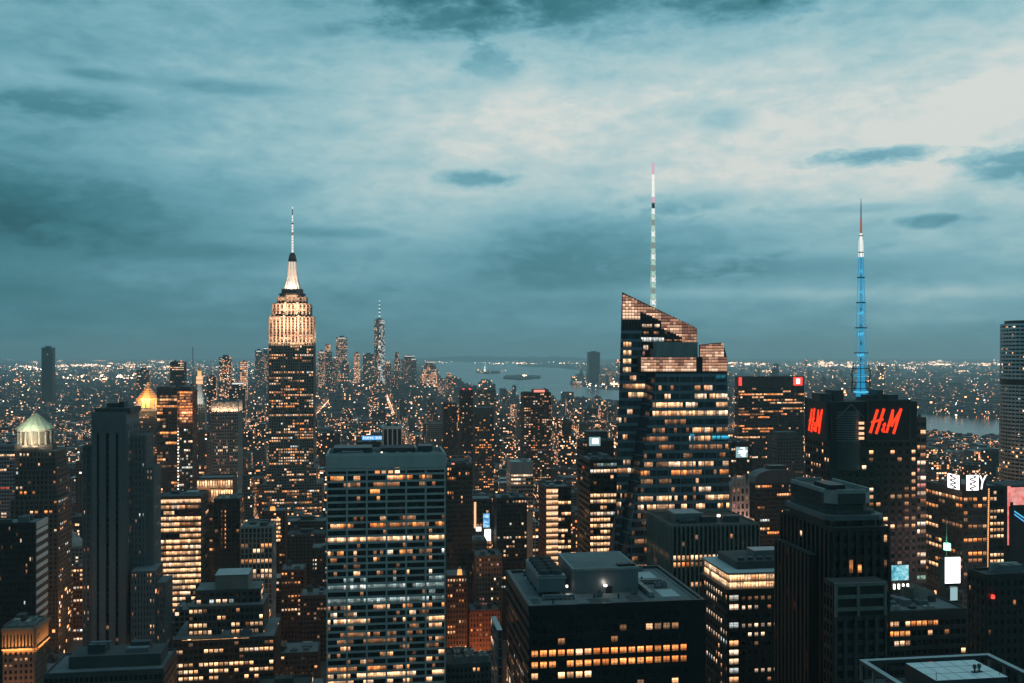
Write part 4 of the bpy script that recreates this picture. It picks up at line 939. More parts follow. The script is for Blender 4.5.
def lantern_tower():
    b = Bld('clock_tower', 'slender pale tower with steep roof and amber lit lantern, behind the orange scaffolded block', 'tower', 193, 206, 1900, D=24, ybot=420)
    x, z = b.x, b.z; cy = 12; cx = x(199.5, cy)
    b.core(x(194), x(205), 0, 24, 0, z(404), M['stone'], M['roof_dk']); b.face('f', 0, x(194), x(205), 60, z(404), 5, 5, (2, .5), (2.2, .3), lit_rows(.2, 'orange', 1.4), 'stone')
    q = MB(); q.frustum(cx, cy, 12, 10.5, z(404), z(399), M['white'], 4, math.pi / 4); q.frustum(cx, cy, 12.5, 12.5, z(399), z(398.2), M['white'], 4, math.pi / 4); q.frustum(cx, cy, 10.6, 4.2, z(398.2), z(384), M['white'], 4, math.pi / 4); b.part('steep_roof', q)
    q = MB(); q.frustum(cx, cy, 6.4, 6.2, z(384), z(376.5), EM['lamp_warm'], 8); q.frustum(cx, cy, 7.2, 7.2, z(380.5), z(379.8), M['stone'], 8); q.frustum(cx, cy, 4.0, 3.6, z(376.5), z(371), EM['bulb_gold'], 8); q.frustum(cx, cy, 3.6, .2, z(371), z(366), M['gold'], 8); b.part('lantern', q)
    aim_lamp((cx, cy - 30, z(403)), (cx, cy, z(392)), 20, 3, 7000, (1, .9, .75), b.root); b.done()
lantern_tower()

# tower under construction, glowing orange
b = simple('construction_tower', 'half-built tower with orange work lights on its open floors', 'tower under construction', 157, 177, 388, 1500, 30, 'fr', 7, 5.2, (.5, .4), (1.1, .8), lit_rows(.25, 'brown', 3, .8, {0: (.1, 'orange'), 1: (.45, 'brown'), 2: (.85, 'brown'), 3: (.6, 'brown'), 5: (.95, 'orange'), 6: (.4, 'orange'), 7: (.9, 'orange'), 8: (0, 'dim')}), 'dark', ybot=490, clut=3); b.done()
b = simple('construction_tower', 'tower wrapped in orange lit scaffolding with a string of white work lights', 'tower under construction', 177.5, 192.5, 391, 1480, 40, 'fr', 7, 4.4, (.5, .5), (.9, .6), lit_rows(.16, 'white', 1.5, .6, {r: (.85, 'brown') for r in range(0, 11)}), 'brick', ybot=490, clut=2)
q = MB(); W = b.W
for k in range(26): q.frustum(1.2, -1.4, .8, .8, b.H - 58 - k * 4.6, b.H - 56.4 - k * 4.6, EM['lamp_white' if k % 3 else 'lamp_warm'], 6)
b.part('work_light', q); b.unit('hoist_house', 3, 18, 6, 30, b.H, b.H + 6, 'dark')
aim_lamp((W * .5, -22, b.H - 34), (W * .5, 0, b.H - 18), 20, 4, 22000, (1, .30, .12), b.root); b.done()
q = MB()
b = simple('mast_tower', 'dark slim tower with red topped roof behind the scaffolded tower', 'tower', 170, 184, 362, 2300, 30, 'fr', 7, 5, (1, .4), (2, .3), lit_rows(.15, 'warm', 2, .9, {2: (.9, 'pale'), 3: (.3, 'warm')}), 'dark', ybot=388, clut=2)
q.frustum(b.W * .75, 8, 2.4, 2.4, b.H, b.H + 4, EM['beacon_blush'], 8); b.part('beacon', q); b.done()
q = MB(); b = simple('mast_tower', 'thin dark tower carrying a needle antenna, left of the amber lantern', 'tower', 190.5, 194, 384, 2250, 16, 'f', 3, 5, (1, .4), (2, .3), lit_rows(.1), 'dark', ybot=392, clut=0)
q.bar((b.W / 2, 8, b.H), (b.W / 2, 8, b.z(347)), .9, M['steel_dk']); b.part('antenna', q); b.done()

# pinstriped pale tower with the lit top
b = simple('pinstripe_tower', 'grey pinstriped tower whose top band is floodlit in warm white', 'skyscraper', 211, 238, 402, 1100, 34, 'fr', 16, 3.7, (.65, .7), (1.3, .2), lit_rows(.10, 'pink', 1.6, .9, {11: (.3, 'pale'), 12: (.3, 'pale'), 15: (.45, 'pink'), 18: (.4, 'pink'), 20: (.5, 'pink'), 22: (.4, 'pink'), 24: (.3, 'white')}), 'stone_pale', ybot=480, blank=9, clut=3)
b.core(b.x(206), 0, 4, 30, 0, b.z(441), CITY_OFF, M['roof_dk']); b.face('f', 4, b.x(206), -.02, 60, b.z(441), 3, 3.7, (.65, .7), (1.3, .2), None, 'stone_pale')
for k in range(10): b.fbox('f', 0, b.W * k / 9.0 - .5 if k else 0, b.W * k / 9.0 + .5 if k < 9 else b.W, b.H - 9, b.H, .65, 1.3, M['stone_pale'])
for k in range(6): aim_lamp((b.W * (k + .5) / 6, -3.6, b.H - 10.5), (b.W * (k + .5) / 6, .5, b.H - 3), 3, .8, 1300, (1, .60, .36), b.root)
aim_lamp((b.W + 3.6, 17, b.H - 10.5), (b.W - .5, 17, b.H - 3), 30, .8, 3500, (1, .60, .36), b.root); b.done()

b = simple('crown_building', 'dark building with two floodlit arcaded crown storeys in front of the pinstriped tower', 'building', 197, 233, 479, 900, 26, 'fr', 9, 3.9, (1.2, .5), (1.5, .3), lit_rows(.10, 'orange', 1.5, .9), 'brick', ybot=560, blank=19, clut=0)
W, H = b.W, b.H
for (xa, za, zb) in ((0, H - 8.5, H - .8), (b.x(211), H - 18, H - 10)):
    n = 14 if xa == 0 else 9
    for k in range(n): b.pane('f', -.6, xa + (W - xa) * (k + .2) / n, xa + (W - xa) * (k + .8) / n, za, zb - .8, 'gold_l' if rng.random() < .85 else 'warm')
    b.fbox('f', 0, xa, W, zb - .8, zb + .4, .45, 1.6, M['stone_warm'])
    for k in range(n + 1): b.fbox('f', 0, max(xa, xa + (W - xa) * k / n - .35), min(W, xa + (W - xa) * k / n + .35), za - .5, zb - .8, .45, 1.3, M['stone_warm'])
    aim_lamp(((xa + W) / 2, -5, za - 3.5), ((xa + W) / 2, 0, zb - 2), W - xa, 1, 3600, (1, .62, .32), b.root)
b.done()

# the brightly lit ribbon building
rows = {r: (rng.choice((.9, .97, .97, .85)), rng.choice(('gold', 'gold', 'warm'))) for r in range(30)}
b = simple('ribbon_building', 'block glowing on every storey with amber ribbon windows', 'office building', 155.5, 201, 498, 760, 34, 'f', 17, 4.45, (.22, .2), (1.5, .45), lit_rows(.9, 'gold', 6, .1, rows), 'brick', ybot=598, clut=2, roofm='roof_dk', xmax=214)
b.face('r', b.W, 0, 34, 40, b.H, 8, 4.45, (.5, .2), (1.5, .45), lit_rows(.05, 'warm', 2), 'dark'); 
q = MB()
for k in range(8): q.box(b.W * k / 8 + .3, b.W * (k + 1) / 8 - .3, -.9, -.5, b.H - 2.6, b.H - 1.4, EM['lamp_warm'])
b.part('cornice_light', q); b.done()
b = simple('office_block', 'unlit black block right of the amber ribbon building', 'office building', 214, 240, 500, 870, 30, 'f', 6, 4.2, (1.2, .5), (1.2, .2), lit_rows(.0, 'dim'), 'dark', ybot=600, clut=3)
for u in (.3, .42):
    for r in range(9): b.pane('f', -.3, b.W * u, b.W * u + .8, b.H - 12 - r * 4, b.H - 9.5 - r * 4, 'orange')
b.done()
simple('grid_building', 'white gridded building with a ragged patch of amber windows', 'office building', 240.5, 272.5, 528, 800, 26, 'fr', 8, 4.1, (1.0, .7), (.7, .35), lit_rows(.0, 'gold', 2.2, .2, {3: (.2, 'orange'), 4: (.45, 'gold'), 5: (.4, 'orange'), 6: (.45, 'orange'), 8: (.6, 'gold'), 9: (.75, 'gold'), 10: (.1, 'warm')}), 'stone_pale', ybot=590, clut=3).done()

simple('office_block', 'dark block with two curved looking lit bands at the left edge, behind the green-domed tower', 'office building', -24, 15, 446, 1050, 30, 'f', 14, 4.0, (.6, .3), (1.6, .4), lit_rows(.08, 'warm', 2, .9, {2: (.85, 'gold'), 6: (.7, 'pale'), 11: (.4, 'red')}), 'bluegrey', ybot=530, clut=3).done()
# ================================================================== lower left group
def stepped_block():
    b = Bld('stepped_block', 'stepped block with a blank windowless tower box and rows of amber windows below', 'office building', 173, 274, 565, D=30, ybot=683)
    x, z = b.x, b.z; W = b.W
    b.core(0, W, 0, 40, 0, z(640), CITY_OFF, M['roof']); b.face('f', 0, 0, W, 40, z(641), 20, 3.9, (.75, .4), (1.7, .35), lit_rows(.4, 'gold', 2.6, .6, {0: (.25, 'dim'), 1: (.55, 'gold'), 2: (.0, 'dim'), 3: (.62, 'gold'), 4: (.35, 'gold'), 5: (.6, 'gold'), 6: (.2, 'gold')}), 'brick')
    b.face('r', W, 0, 40, 40, z(641), 12, 3.9, (.75, .4), (1.7, .35), lit_rows(.2, 'warm', 2), 'brick')
    b.core(x(186), x(262), 8, 36, z(640), z(611), CITY_OFF, M['roof']); b.face('f', 8, x(186), x(262), z(640) + .1, z(611), 16, 3.9, (.8, .4), (1.7, .35), lit_rows(.25, 'gold', 2, .8, {1: (.25, 'gold'), 3: (.65, 'gold')}), 'stone_dk')
    b.core(x(191), x(258), 14, 34, z(611), z(597), CITY_OFF, M['roof']); b.face('f', 14, x(191), x(258), z(611) + .1, z(597), 10, 3.9, (1.3, .4), (1.7, .35), lit_rows(.2, 'pale', 1.4, .5), 'stone_dk')
    q = MB(); q.box(x(211), x(245), 15, 33, z(597), z(583), M['stone'], top=M['roof_pale']); q.box(x(211) - .3, x(245) + .3, 14.7, 33.3, z(583), z(582.4), M['stone_dk'], top=M['roof_pale']); b.part('tower_box', q)
    q = MB(); 
    for k in range(7): q.box(x(182) + k * 5.5, x(182) + k * 5.5 + 5.0, -.2, .1, z(643.4), z(640.8), EM['bulb_gold'], bottom=True)
    b.part('terrace_light', q)
    b.clutter(x(215), x(255), 2, 7.5, z(640), 4, 9, False); b.done()
stepped_block()
b = simple('apartment_block', 'brick block with three amber lit rows between the stepped block and the pale slab', 'building', 281, 304, 571, 840, 26, 'fr', 7, 4.0, (1.1, .4), (1.7, .3), lit_rows(.1, 'orange', 2, .8, {2: (.6, 'orange'), 5: (.55, 'orange'), 8: (.8, 'gold'), 9: (.3, 'gold')}), 'brick_red', ybot=640, clut=2, tank=True); b.done()
b = simple('apartment_block', 'dark block with a column of small square lights against the pale slab', 'building', 312, 330, 549, 900, 26, 'fr', 7, 3.9, (1.3, .4), (1.9, .3), lit_rows(.25, 'pale', 1.2, .3), 'dark_brown', ybot=640, clut=2); b.done()
b = simple('low_building', 'low grey building with boxy rooftop units beside the pale slab', 'building', 268, 318, 655, 700, 28, 'fr', 12, 3.9, (1.0, .4), (1.7, .3), lit_rows(.06, 'warm', 1.5), 'stone_dk', z0=0, clut=7, seed=5); b.done()
b = simple('low_building', 'brown building with two amber lit rows and a flat roof, behind the low grey one', 'building', 300, 330, 597, 800, 28, 'fr', 9, 3.9, (1.0, .4), (1.7, .3), lit_rows(.06, 'warm', 1.5, .5), 'brick', z0=0, clut=4, seed=8, tank=True); b.done()
b = simple('low_building', 'low block under the white gridded building with a glowing roof lantern', 'building', 262, 285, 512, 1000, 26, 'fr', 8, 3.9, (1.0, .4), (1.7, .3), lit_rows(.2, 'orange', 1.5), 'brick', ybot=560, clut=2)
q = MB(); q.frustum(b.W * .45, 4, 3, 2.4, b.H, b.H + 4.5, EM['glow_orange'], 8); b.part('roof_lantern', q)
for r in range(6):
    for c in range(4): b.pane('f', -.5, b.W * .4 + c * 2.4, b.W * .4 + c * 2.4 + 1.9, b.H - 10 - r * 4.2, b.H - 7.2 - r * 4.2, 'gold_l')
b.done()

# ================================================================== centre
b = simple('pinstripe_tower', 'dark pinstriped tower with an open framed roof, right behind the pale slab', 'skyscraper', 447, 472, 466, 770, 30, 'fl', 11, 3.8, (.7, .8), (1.4, .2), lit_rows(.05, 'orange', 1.3), 'stone_dk', ybot=570, clut=0)
q = MB()
for xx in (0.4, b.W / 2, b.W - .4):
    for yy in (.4, 29): q.bar((xx, yy, b.H), (xx, yy, b.H + 5), .4, M['steel'])
for zz in (b.H + 2.5, b.H + 5):
    q.bar((0, .4, zz), (b.W, .4, zz), .4, M['steel']); q.bar((0, 29, zz), (b.W, 29, zz), .4, M['steel']); q.bar((.4, 0, zz), (.4, 29, zz), .4, M['steel']); q.bar((b.W - .4, 0, zz), (b.W - .4, 29, zz), .4, M['steel'])
q.box(4, b.W - 4, 6, 24, b.H, b.H + 3, M['roof_dk']); q.frustum(5, 2, 1.2, 1.2, b.H + .5, b.H + 2.5, EM['beacon_blush'], 6); b.part('roof_frame', q); b.done()
b = simple('apartment_tower', 'tall black apartment tower with red roof beacons, right of the pale slab', 'apartment tower', 460.5, 473, 391, 1600, 26, 'fl', 7, 3.8, (1.2, .4), (1.6, .3), lit_rows(.16, 'orange', 1.3), 'dark', ybot=462, clut=2)
for u in (.25, .75): 
    q = MB(); q.frustum(b.W * u, 3, 1.2, 1.2, b.H + 2, b.H + 4, EM['beacon_red'], 6); b.part('beacon', q)
b.done()
simple('apartment_tower', 'black slim apartment tower just left of the beacon-topped one', 'apartment tower', 444, 457, 404, 1550, 26, 'fl', 7, 3.8, (1.2, .4), (1.6, .3), lit_rows(.12, 'orange', 1.3), 'dark', ybot=462, clut=2).done()
simple('apartment_tower', 'tower with a plain pale cap over rows of small lights, right of the beacon-topped one', 'apartment tower', 475, 494, 408, 1500, 28, 'fl', 9, 3.8, (1.2, .4), (1.6, .3), lit_rows(.3, 'orange', 1.3, .5), 'stone_dk', ybot=490, blank=9, clut=0, roofm='roof_pale').done()
simple('apartment_tower', 'grey hazy tower with uneven roof behind the pale-capped tower', 'apartment tower', 478, 496, 390, 2100, 30, 'fl', 9, 4, (1.2, .4), (1.6, .3), lit_rows(.15, 'warm', 1.3, .5), 'stone', ybot=408, clut=4).done()
b = simple('apartment_tower', 'broad dark apartment tower sprinkled with lights, a blush glow on its roof', 'apartment tower', 524, 551, 393, 1480, 30, 'fl', 12, 3.5, (1.2, .4), (1.5, .3), lit_rows(.36, 'mix', 1.3, .35), 'dark_brown', ybot=480, clut=2, xmin=519)
q = MB(); q.box(b.x(533), b.x(547), 2, 14, b.H, b.H + 5.5, M['stone_dk'], top=M['roof_dk']); q.box(b.x(534), b.x(545), 1.6, 1.95, b.H + .6, b.H + 4.6, EM['beacon_blush'], bottom=True); b.part('roof_sign', q); b.done()
b = simple('office_block', 'small block with a pale blank cap over three bright lit rows', 'office building', 511, 533, 463, 960, 28, 'fl', 9, 4.0, (.4, .3), (1.6, .4), lit_rows(.2, 'warm', 2, .7, {0: (.97, 'pale'), 1: (.9, 'pale'), 2: (.8, 'warm')}), 'concrete', ybot=500, blank=10, clut=2, roofm='roof_pale'); b.done()
b = simple('screen_building', 'brown building crowned by a bright row of arcade lights', 'building', 497, 527, 499, 860, 30, 'fl', 10, 4.0, (1.2, .4), (1.7, .3), lit_rows(.08, 'pale', 1.6, .6, {0: (.9, 'pale'), 8: (.5, 'pale'), 10: (.5, 'pale')}), 'dark_brown', ybot=575, clut=3, xmin=492); b.done()
b = simple('banded_building', 'building with a glaring white-banded corner strip and amber floors', 'office building', 546, 571, 488, 760, 30, 'l', 8, 4.4, (.6, .3), (1.6, .4), lit_rows(.1, 'brown', 2), 'brick_red', ybot=562, clut=3, xmin=536)
b.face('f', 0, 0, b.W * .48, 40, b.H, 2, 4.4, (.4, .4), (1.4, .9), lit_rows(.97, 'gold', 3, .05), 'stone_warm'); b.face('f', 0, b.W * .48 + .01, b.W, 40, b.H, 4, 4.4, (.4, .3), (1.8, .4), lit_rows(.7, 'gold', 2, .7), 'dark'); 
q = MB()
for r in range(17): q.box(.2, b.W * .47, -1.25, -.92, b.H - 2.1 - r * 4.4, b.H - .9 - r * 4.4, EM['lamp_warm'], bottom=True)
b.part('strip_light', q); b.done()
b = simple('glass_tower', 'black glass tower with stacked bright ribbon floors on its front', 'office tower', 590, 617, 461, 700, 36, 'fl', 8, 4.35, (.45, .3), (1.7, .35), lit_rows(.75, 'gold', 3, .5, {0: (.5, 'cool'), 1: (.95, 'pale'), 2: (.3, 'dim'), 3: (.1, 'dim'), 4: (.1, 'dim'), 5: (.97, 'gold'), 6: (.8, 'gold'), 7: (.5, 'gold'), 8: (.9, 'pale'), 9: (.8, 'gold')}), 'dark', ybot=560, clut=5,
           side_lit=lit_rows(.06, 'dim', 2, .9, {1: (.3, 'red')}), xmin=569)
b.done()
b = simple('sign_building', 'dark block carrying a glowing white rooftop sign, behind the black glass tower', 'office building', 584, 614, 442, 900, 30, 'fl', 9, 4, (.8, .3), (1.6, .3), lit_rows(.05, 'warm'), 'dark', ybot=461, clut=3)
q = MB(); q.box(b.x(589), b.x(600), -1.2, -.4, b.H - 3.5, b.H + 4.5, EM['sky_panel'], bottom=True); q.box(b.x(592), b.x(598), -1.5, -1.21, b.H - 1.5, b.H + 3, EM['screen_white'], bottom=True); b.part('roof_sign', q); b.unit('penthouse', 6, b.W - 4, 8, 26, b.H, b.H + 9, 'dark'); b.done()
BLUESCR = mat_screen('blue_screen', (.04, .16, .40), (.14, .45, .85), (.5, .85, 1.0), 1.0, .25)
# building with blue sign, and the white framed one, beyond the pale slab
b = simple('sign_building', 'low dark block with a blue illuminated name strip on its roof edge', 'building', 358, 381, 443, 1050, 30, 'fl', 9, 4, (.8, .3), (1.6, .3), lit_rows(.15, 'warm', 1.5), 'dark', ybot=452, clut=2)
q = MB(); q.box(b.x(362), b.x(385), -1.4, -.8, b.H + 3.2, b.H + 7.6, EM['sign_blue'], bottom=True); q.bar((b.x(364), -1, b.H), (b.x(364), -1, b.H + 3.2), .3, M['steel_dk']); q.bar((b.x(380), -1, b.H), (b.x(380), -1, b.H + 3.2), .3, M['steel_dk'])
xx = b.x(363)
for k, w_ in enumerate((1.2, 1.0, 1.3, .9, 1.1, 1.2, 0, 1.3, .9, 1.2, 1.0)):
    if w_: q.box(xx, xx + w_, -1.7, -1.41, b.H + 4.2, b.H + (6.7 if k % 3 else 7.0), EM['mast_white'], bottom=True)
    xx += 1.95
b.part('roof_sign', q); b.done()
b = simple('framed_building', 'building with tall white columns framing its dark upper front, beyond the pale slab', 'office building', 383, 402, 427, 1000, 28, 'fl', 4, 30, (1.3, 1.0), (2.2, 1.1), None, 'white', ybot=452, clut=2); b.done()
# canyon right of the slab
b = Bld('billboard_tower', 'dark slim tower with a bright vertical lit frame and a blue video screen', 'building', 473, 492, 880, D=26, ybot=560)
H = b.z(500); b.core(0, b.W, 0, 26, 0, H); b.face('f', 0, 0, b.W, 40, H, 6, 4, (.9, .3), (1.5, .3), lit_rows(.1, 'orange', 1.5), 'stone_dk'); b.face('l', 0, 0, 26, 40, H, 6, 4, (.9, .3), (1.5, .3), lit_rows(.1, 'orange', 1.5), 'stone_dk'); b.roof(0, b.W, 0, 26, H)
q = MB(); q.box(b.x(474), b.x(476), -1.3, -.5, b.z(528), b.z(502), EM['lamp_warm'], bottom=True); q.box(b.x(476), b.x(481), -1.3, -.5, b.z(531), b.z(527), EM['lamp_white'], bottom=True); b.part('light_frame', q)
q = MB(); q.box(b.x(482.5), b.x(490), -1.4, -.5, b.z(528), b.z(513), M['dark'], bottom=True); q.box(b.x(483), b.x(489.5), -1.6, -1.41, b.z(527.5), b.z(513.5), BLUESCR, bottom=True); q.box(b.x(484.5), b.x(490.5), -1.5, -.5, b.z(541), b.z(529.5), EM['lamp_white'], bottom=True); b.part('video_screen', q); b.done()
simple('setback_tower', 'grey green stone setback building below the blue video screen', 'building', 462, 487, 542, 800, 26, 'fl', 9, 3.9, (1.2, .5), (1.6, .3), lit_rows(.05, 'warm', 1.5), 'stone', ybot=580, clut=3, tank=True).done()
simple('apartment_block', 'pinkish building with scattered red lit windows, left of the black flat-roofed block', 'building', 476, 502, 557, 760, 26, 'fl', 9, 3.9, (1.1, .5), (1.6, .3), lit_rows(.25, 'pink', 1.4, .6), 'stone_warm', ybot=610, clut=3).done()
b = simple('setback_tower', 'narrow brown tower topped by an orange lantern over one bright row', 'building', 447, 467, 577, 720, 24, 'fl', 7, 3.9, (1.0, .5), (1.6, .3), lit_rows(.12, 'brown', 1.5, .8, {0: (.95, 'warm'), 1: (.4, 'brown'), 13: (.6, 'orange'), 15: (.9, 'gold'), 16: (.97, 'gold'), 17: (.8, 'gold')}), 'brick', z0=0, clut=0, ybot=655)
q = MB(); q.frustum(b.W * .65, 3, 2.0, 1.4, b.H, b.H + 5, EM['glow_orange'], 8); q.frustum(b.W * .65, 3, 1.6, .2, b.H + 5, b.H + 7, M['copper'], 8); b.part('roof_lantern', q)
aim_lamp((b.W / 2, -14, b.H - 62), (b.W / 2, 0, b.H - 50), 24, 4, 2600, (1, .40, .18), b.root); b.done()
b = simple('low_building', 'reddish brick building lit from the street, left of the black flat-roofed block', 'building', 470, 500, 612, 740, 26, 'fl', 10, 3.9, (1.1, .5), (1.6, .3), lit_rows(.14, 'orange', 1.5, .5, {8: (.8, 'gold'), 9: (.95, 'gold'), 10: (.9, 'orange')}), 'brick_red', z0=0, clut=5, seed=3, tank=True, ybot=655)
aim_lamp((b.W / 2, -16, 14), (b.W / 2, 0, 30), 30, 5, 2200, (1, .42, .2), b.root); b.done()
b = simple('low_building', 'low dark block with rooftop ducts in front of the glowing street', 'building', 447, 497, 666, 560, 22, 'f', 12, 3.9, (1.1, .5), (1.6, .3), lit_rows(.1, 'orange', 1.5), 'stone_dk', z0=20, clut=9, seed=4, roofm='roof_dk'); b.done()
b = Bld('glass_slab', 'narrow blue green glass slab edge left of the black flat-roofed block', 'building', 497.5, 502.5, 420, D=22, ybot=683); H = b.z(630)
b.core(0, b.W, 0, 22, 0, H, M['glass_blue'], M['roof_pale']); b.face('f', 0, 0, b.W, 60, H, 1, 3.9, (.4, .3), (.5, .3), None, 'steel', glass='glass_blue'); b.face('l', 0, 0, 22, 60, H, 6, 3.9, (.2, .2), (.5, .2), lit_rows(.1, 'warm'), 'steel', glass='glass_blue'); b.done()

# ================================================================== right side
b = simple('slab_tower', 'wide black slab tower with thin lit rows and red glowing roof corners', 'skyscraper', 738.5, 804, 387, 1360, 14, 'fl', 34, 3.95, (.35, .25), (1.5, .3), lit_rows(.16, 'orange', 5, .95, {1: (.35, 'warm'), 3: (.15, 'warm'), 5: (.55, 'warm'), 7: (.5, 'orange'), 8: (.6, 'orange'), 12: (.1, 'dim'), 17: (.35, 'warm'), 18: (.3, 'warm'), 19: (.5, 'warm'), 20: (.15, 'warm'), 22: (.45, 'pale'), 24: (.3, 'warm')}), 'dark', ybot=470, blank=0, clut=0)
b.core(.3, b.W - .3, .3, 13.7, b.H, b.z(376.5), M['dark'], M['roof_dk'])
for k in range(24): b.fbox('f', .3, b.W * k / 24, b.W * k / 24 + .5, b.H, b.z(376.5), 0, .35, M['steel_dk'])
for (pa, pb, m) in ((738.8, 741.5, 'beacon_red'), (793.5, 802, 'beacon_red')):
    q = MB(); q.box(b.x(pa), b.x(pb), -.9, -.1, b.z(385.5), b.z(377.5), EM[m], bottom=True)
    if pb > 800: q.box(b.x(796), b.x(799.5), -1.3, -.91, b.z(384), b.z(379), EM['screen_white'], bottom=True)
    b.part('beacon', q)
b.done()
b = simple('stone_tower', 'grey masonry tower with chimneys in front of the black slab tower', 'tower', 777, 803, 437, 1120, 28, 'fl', 9, 3.9, (1.3, .5), (1.7, .3), lit_rows(.06, 'orange', 1.4), 'stone_dk', ybot=500, clut=4, roofm='roof_dk'); b.core(4, b.W - 4, 4, 24, b.H, b.H + 5, M['stone_dk'], M['roof_dk']); b.done()
b = simple('screen_building', 'block with a square white video screen between the faceted tower and the black slab', 'building', 731, 752, 443, 1000, 26, 'fl', 8, 4, (.8, .3), (1.6, .3), lit_rows(.15, 'pale', 1.4), 'dark', ybot=478, clut=2)
q = MB(); q.box(b.x(735), b.x(747.5), -1.6, -.5, b.z(458), b.z(446.5), M['dark'], bottom=True); q.box(b.x(735.4), b.x(747), -1.9, -1.61, b.z(457.5), b.z(447), EM['sky_panel'], bottom=True)
for k in range(9): q.box(b.x(736 + rng.random() * 9), b.x(736.8 + rng.random() * 9 + 1), -2.1, -1.91, b.z(456.5 - k), b.z(455.6 - k), EM['screen_white'], bottom=True)
b.part('video_screen', q); b.done()
b = simple('ornate_tower', 'pale blush stone tower with arched double windows and a pinnacled top', 'tower', 731.5, 749, 486, 800, 24, 'fl', 4, 6.2, (1.7, .8), (2.2, .5), lit_rows(.3, 'pink', 1.2, .3), 'stone_blush', ybot=525, clut=0)
q = MB()
for k in range(5):
    u = b.W * k / 4; q.box(max(0, u - .9), min(b.W, u + .9), -.6, 1.2, b.H, b.H + (9 if k in (1, 3) else 4), M['stone_blush']); 
q.box(b.W * .25, b.W * .75, 0, 10, b.H, b.H + 6, M['stone_blush']); b.part('pinnacle', q)
aim_lamp((b.W / 2, -9, b.H - 34), (b.W / 2, 0, b.H - 18), 14, 3, 5200, (1, .62, .5), b.root); b.done()
b = simple('rounded_block', 'dark pinstriped block with curved roof hood and scattered lit bands, behind the stone tower', 'office building', 755, 803, 484, 900, 20, 'fl', 20, 3.9, (.45, .5), (1.4, .25), lit_rows(.25, 'orange', 3.5, .95, {4: (.35, 'gold'), 5: (.1, 'dim'), 8: (.55, 'pale'), 9: (.2, 'orange'), 12: (.3, 'red'), 13: (.3, 'warm'), 16: (.4, 'warm'), 18: (.85, 'pale'), 19: (.5, 'gold')}), 'dark_brown', ybot=560, clut=0)
q = MB(); W = b.W
arc = [(W * (.5 - .5 * math.cos(math.pi * k / 10)), b.H + 13 * math.sin(math.pi * k / 10) ** .6) for k in range(11)]
prism_y(q, [(p, zz) for p, zz in reversed(arc)], .5, 19.5, M['steel_dk'], M['roof']); b.part('roof_hood', q); b.unit('roof_plant', W * .35, W * .7, 4, 16, b.H + 11, b.H + 16, 'dark'); b.done()

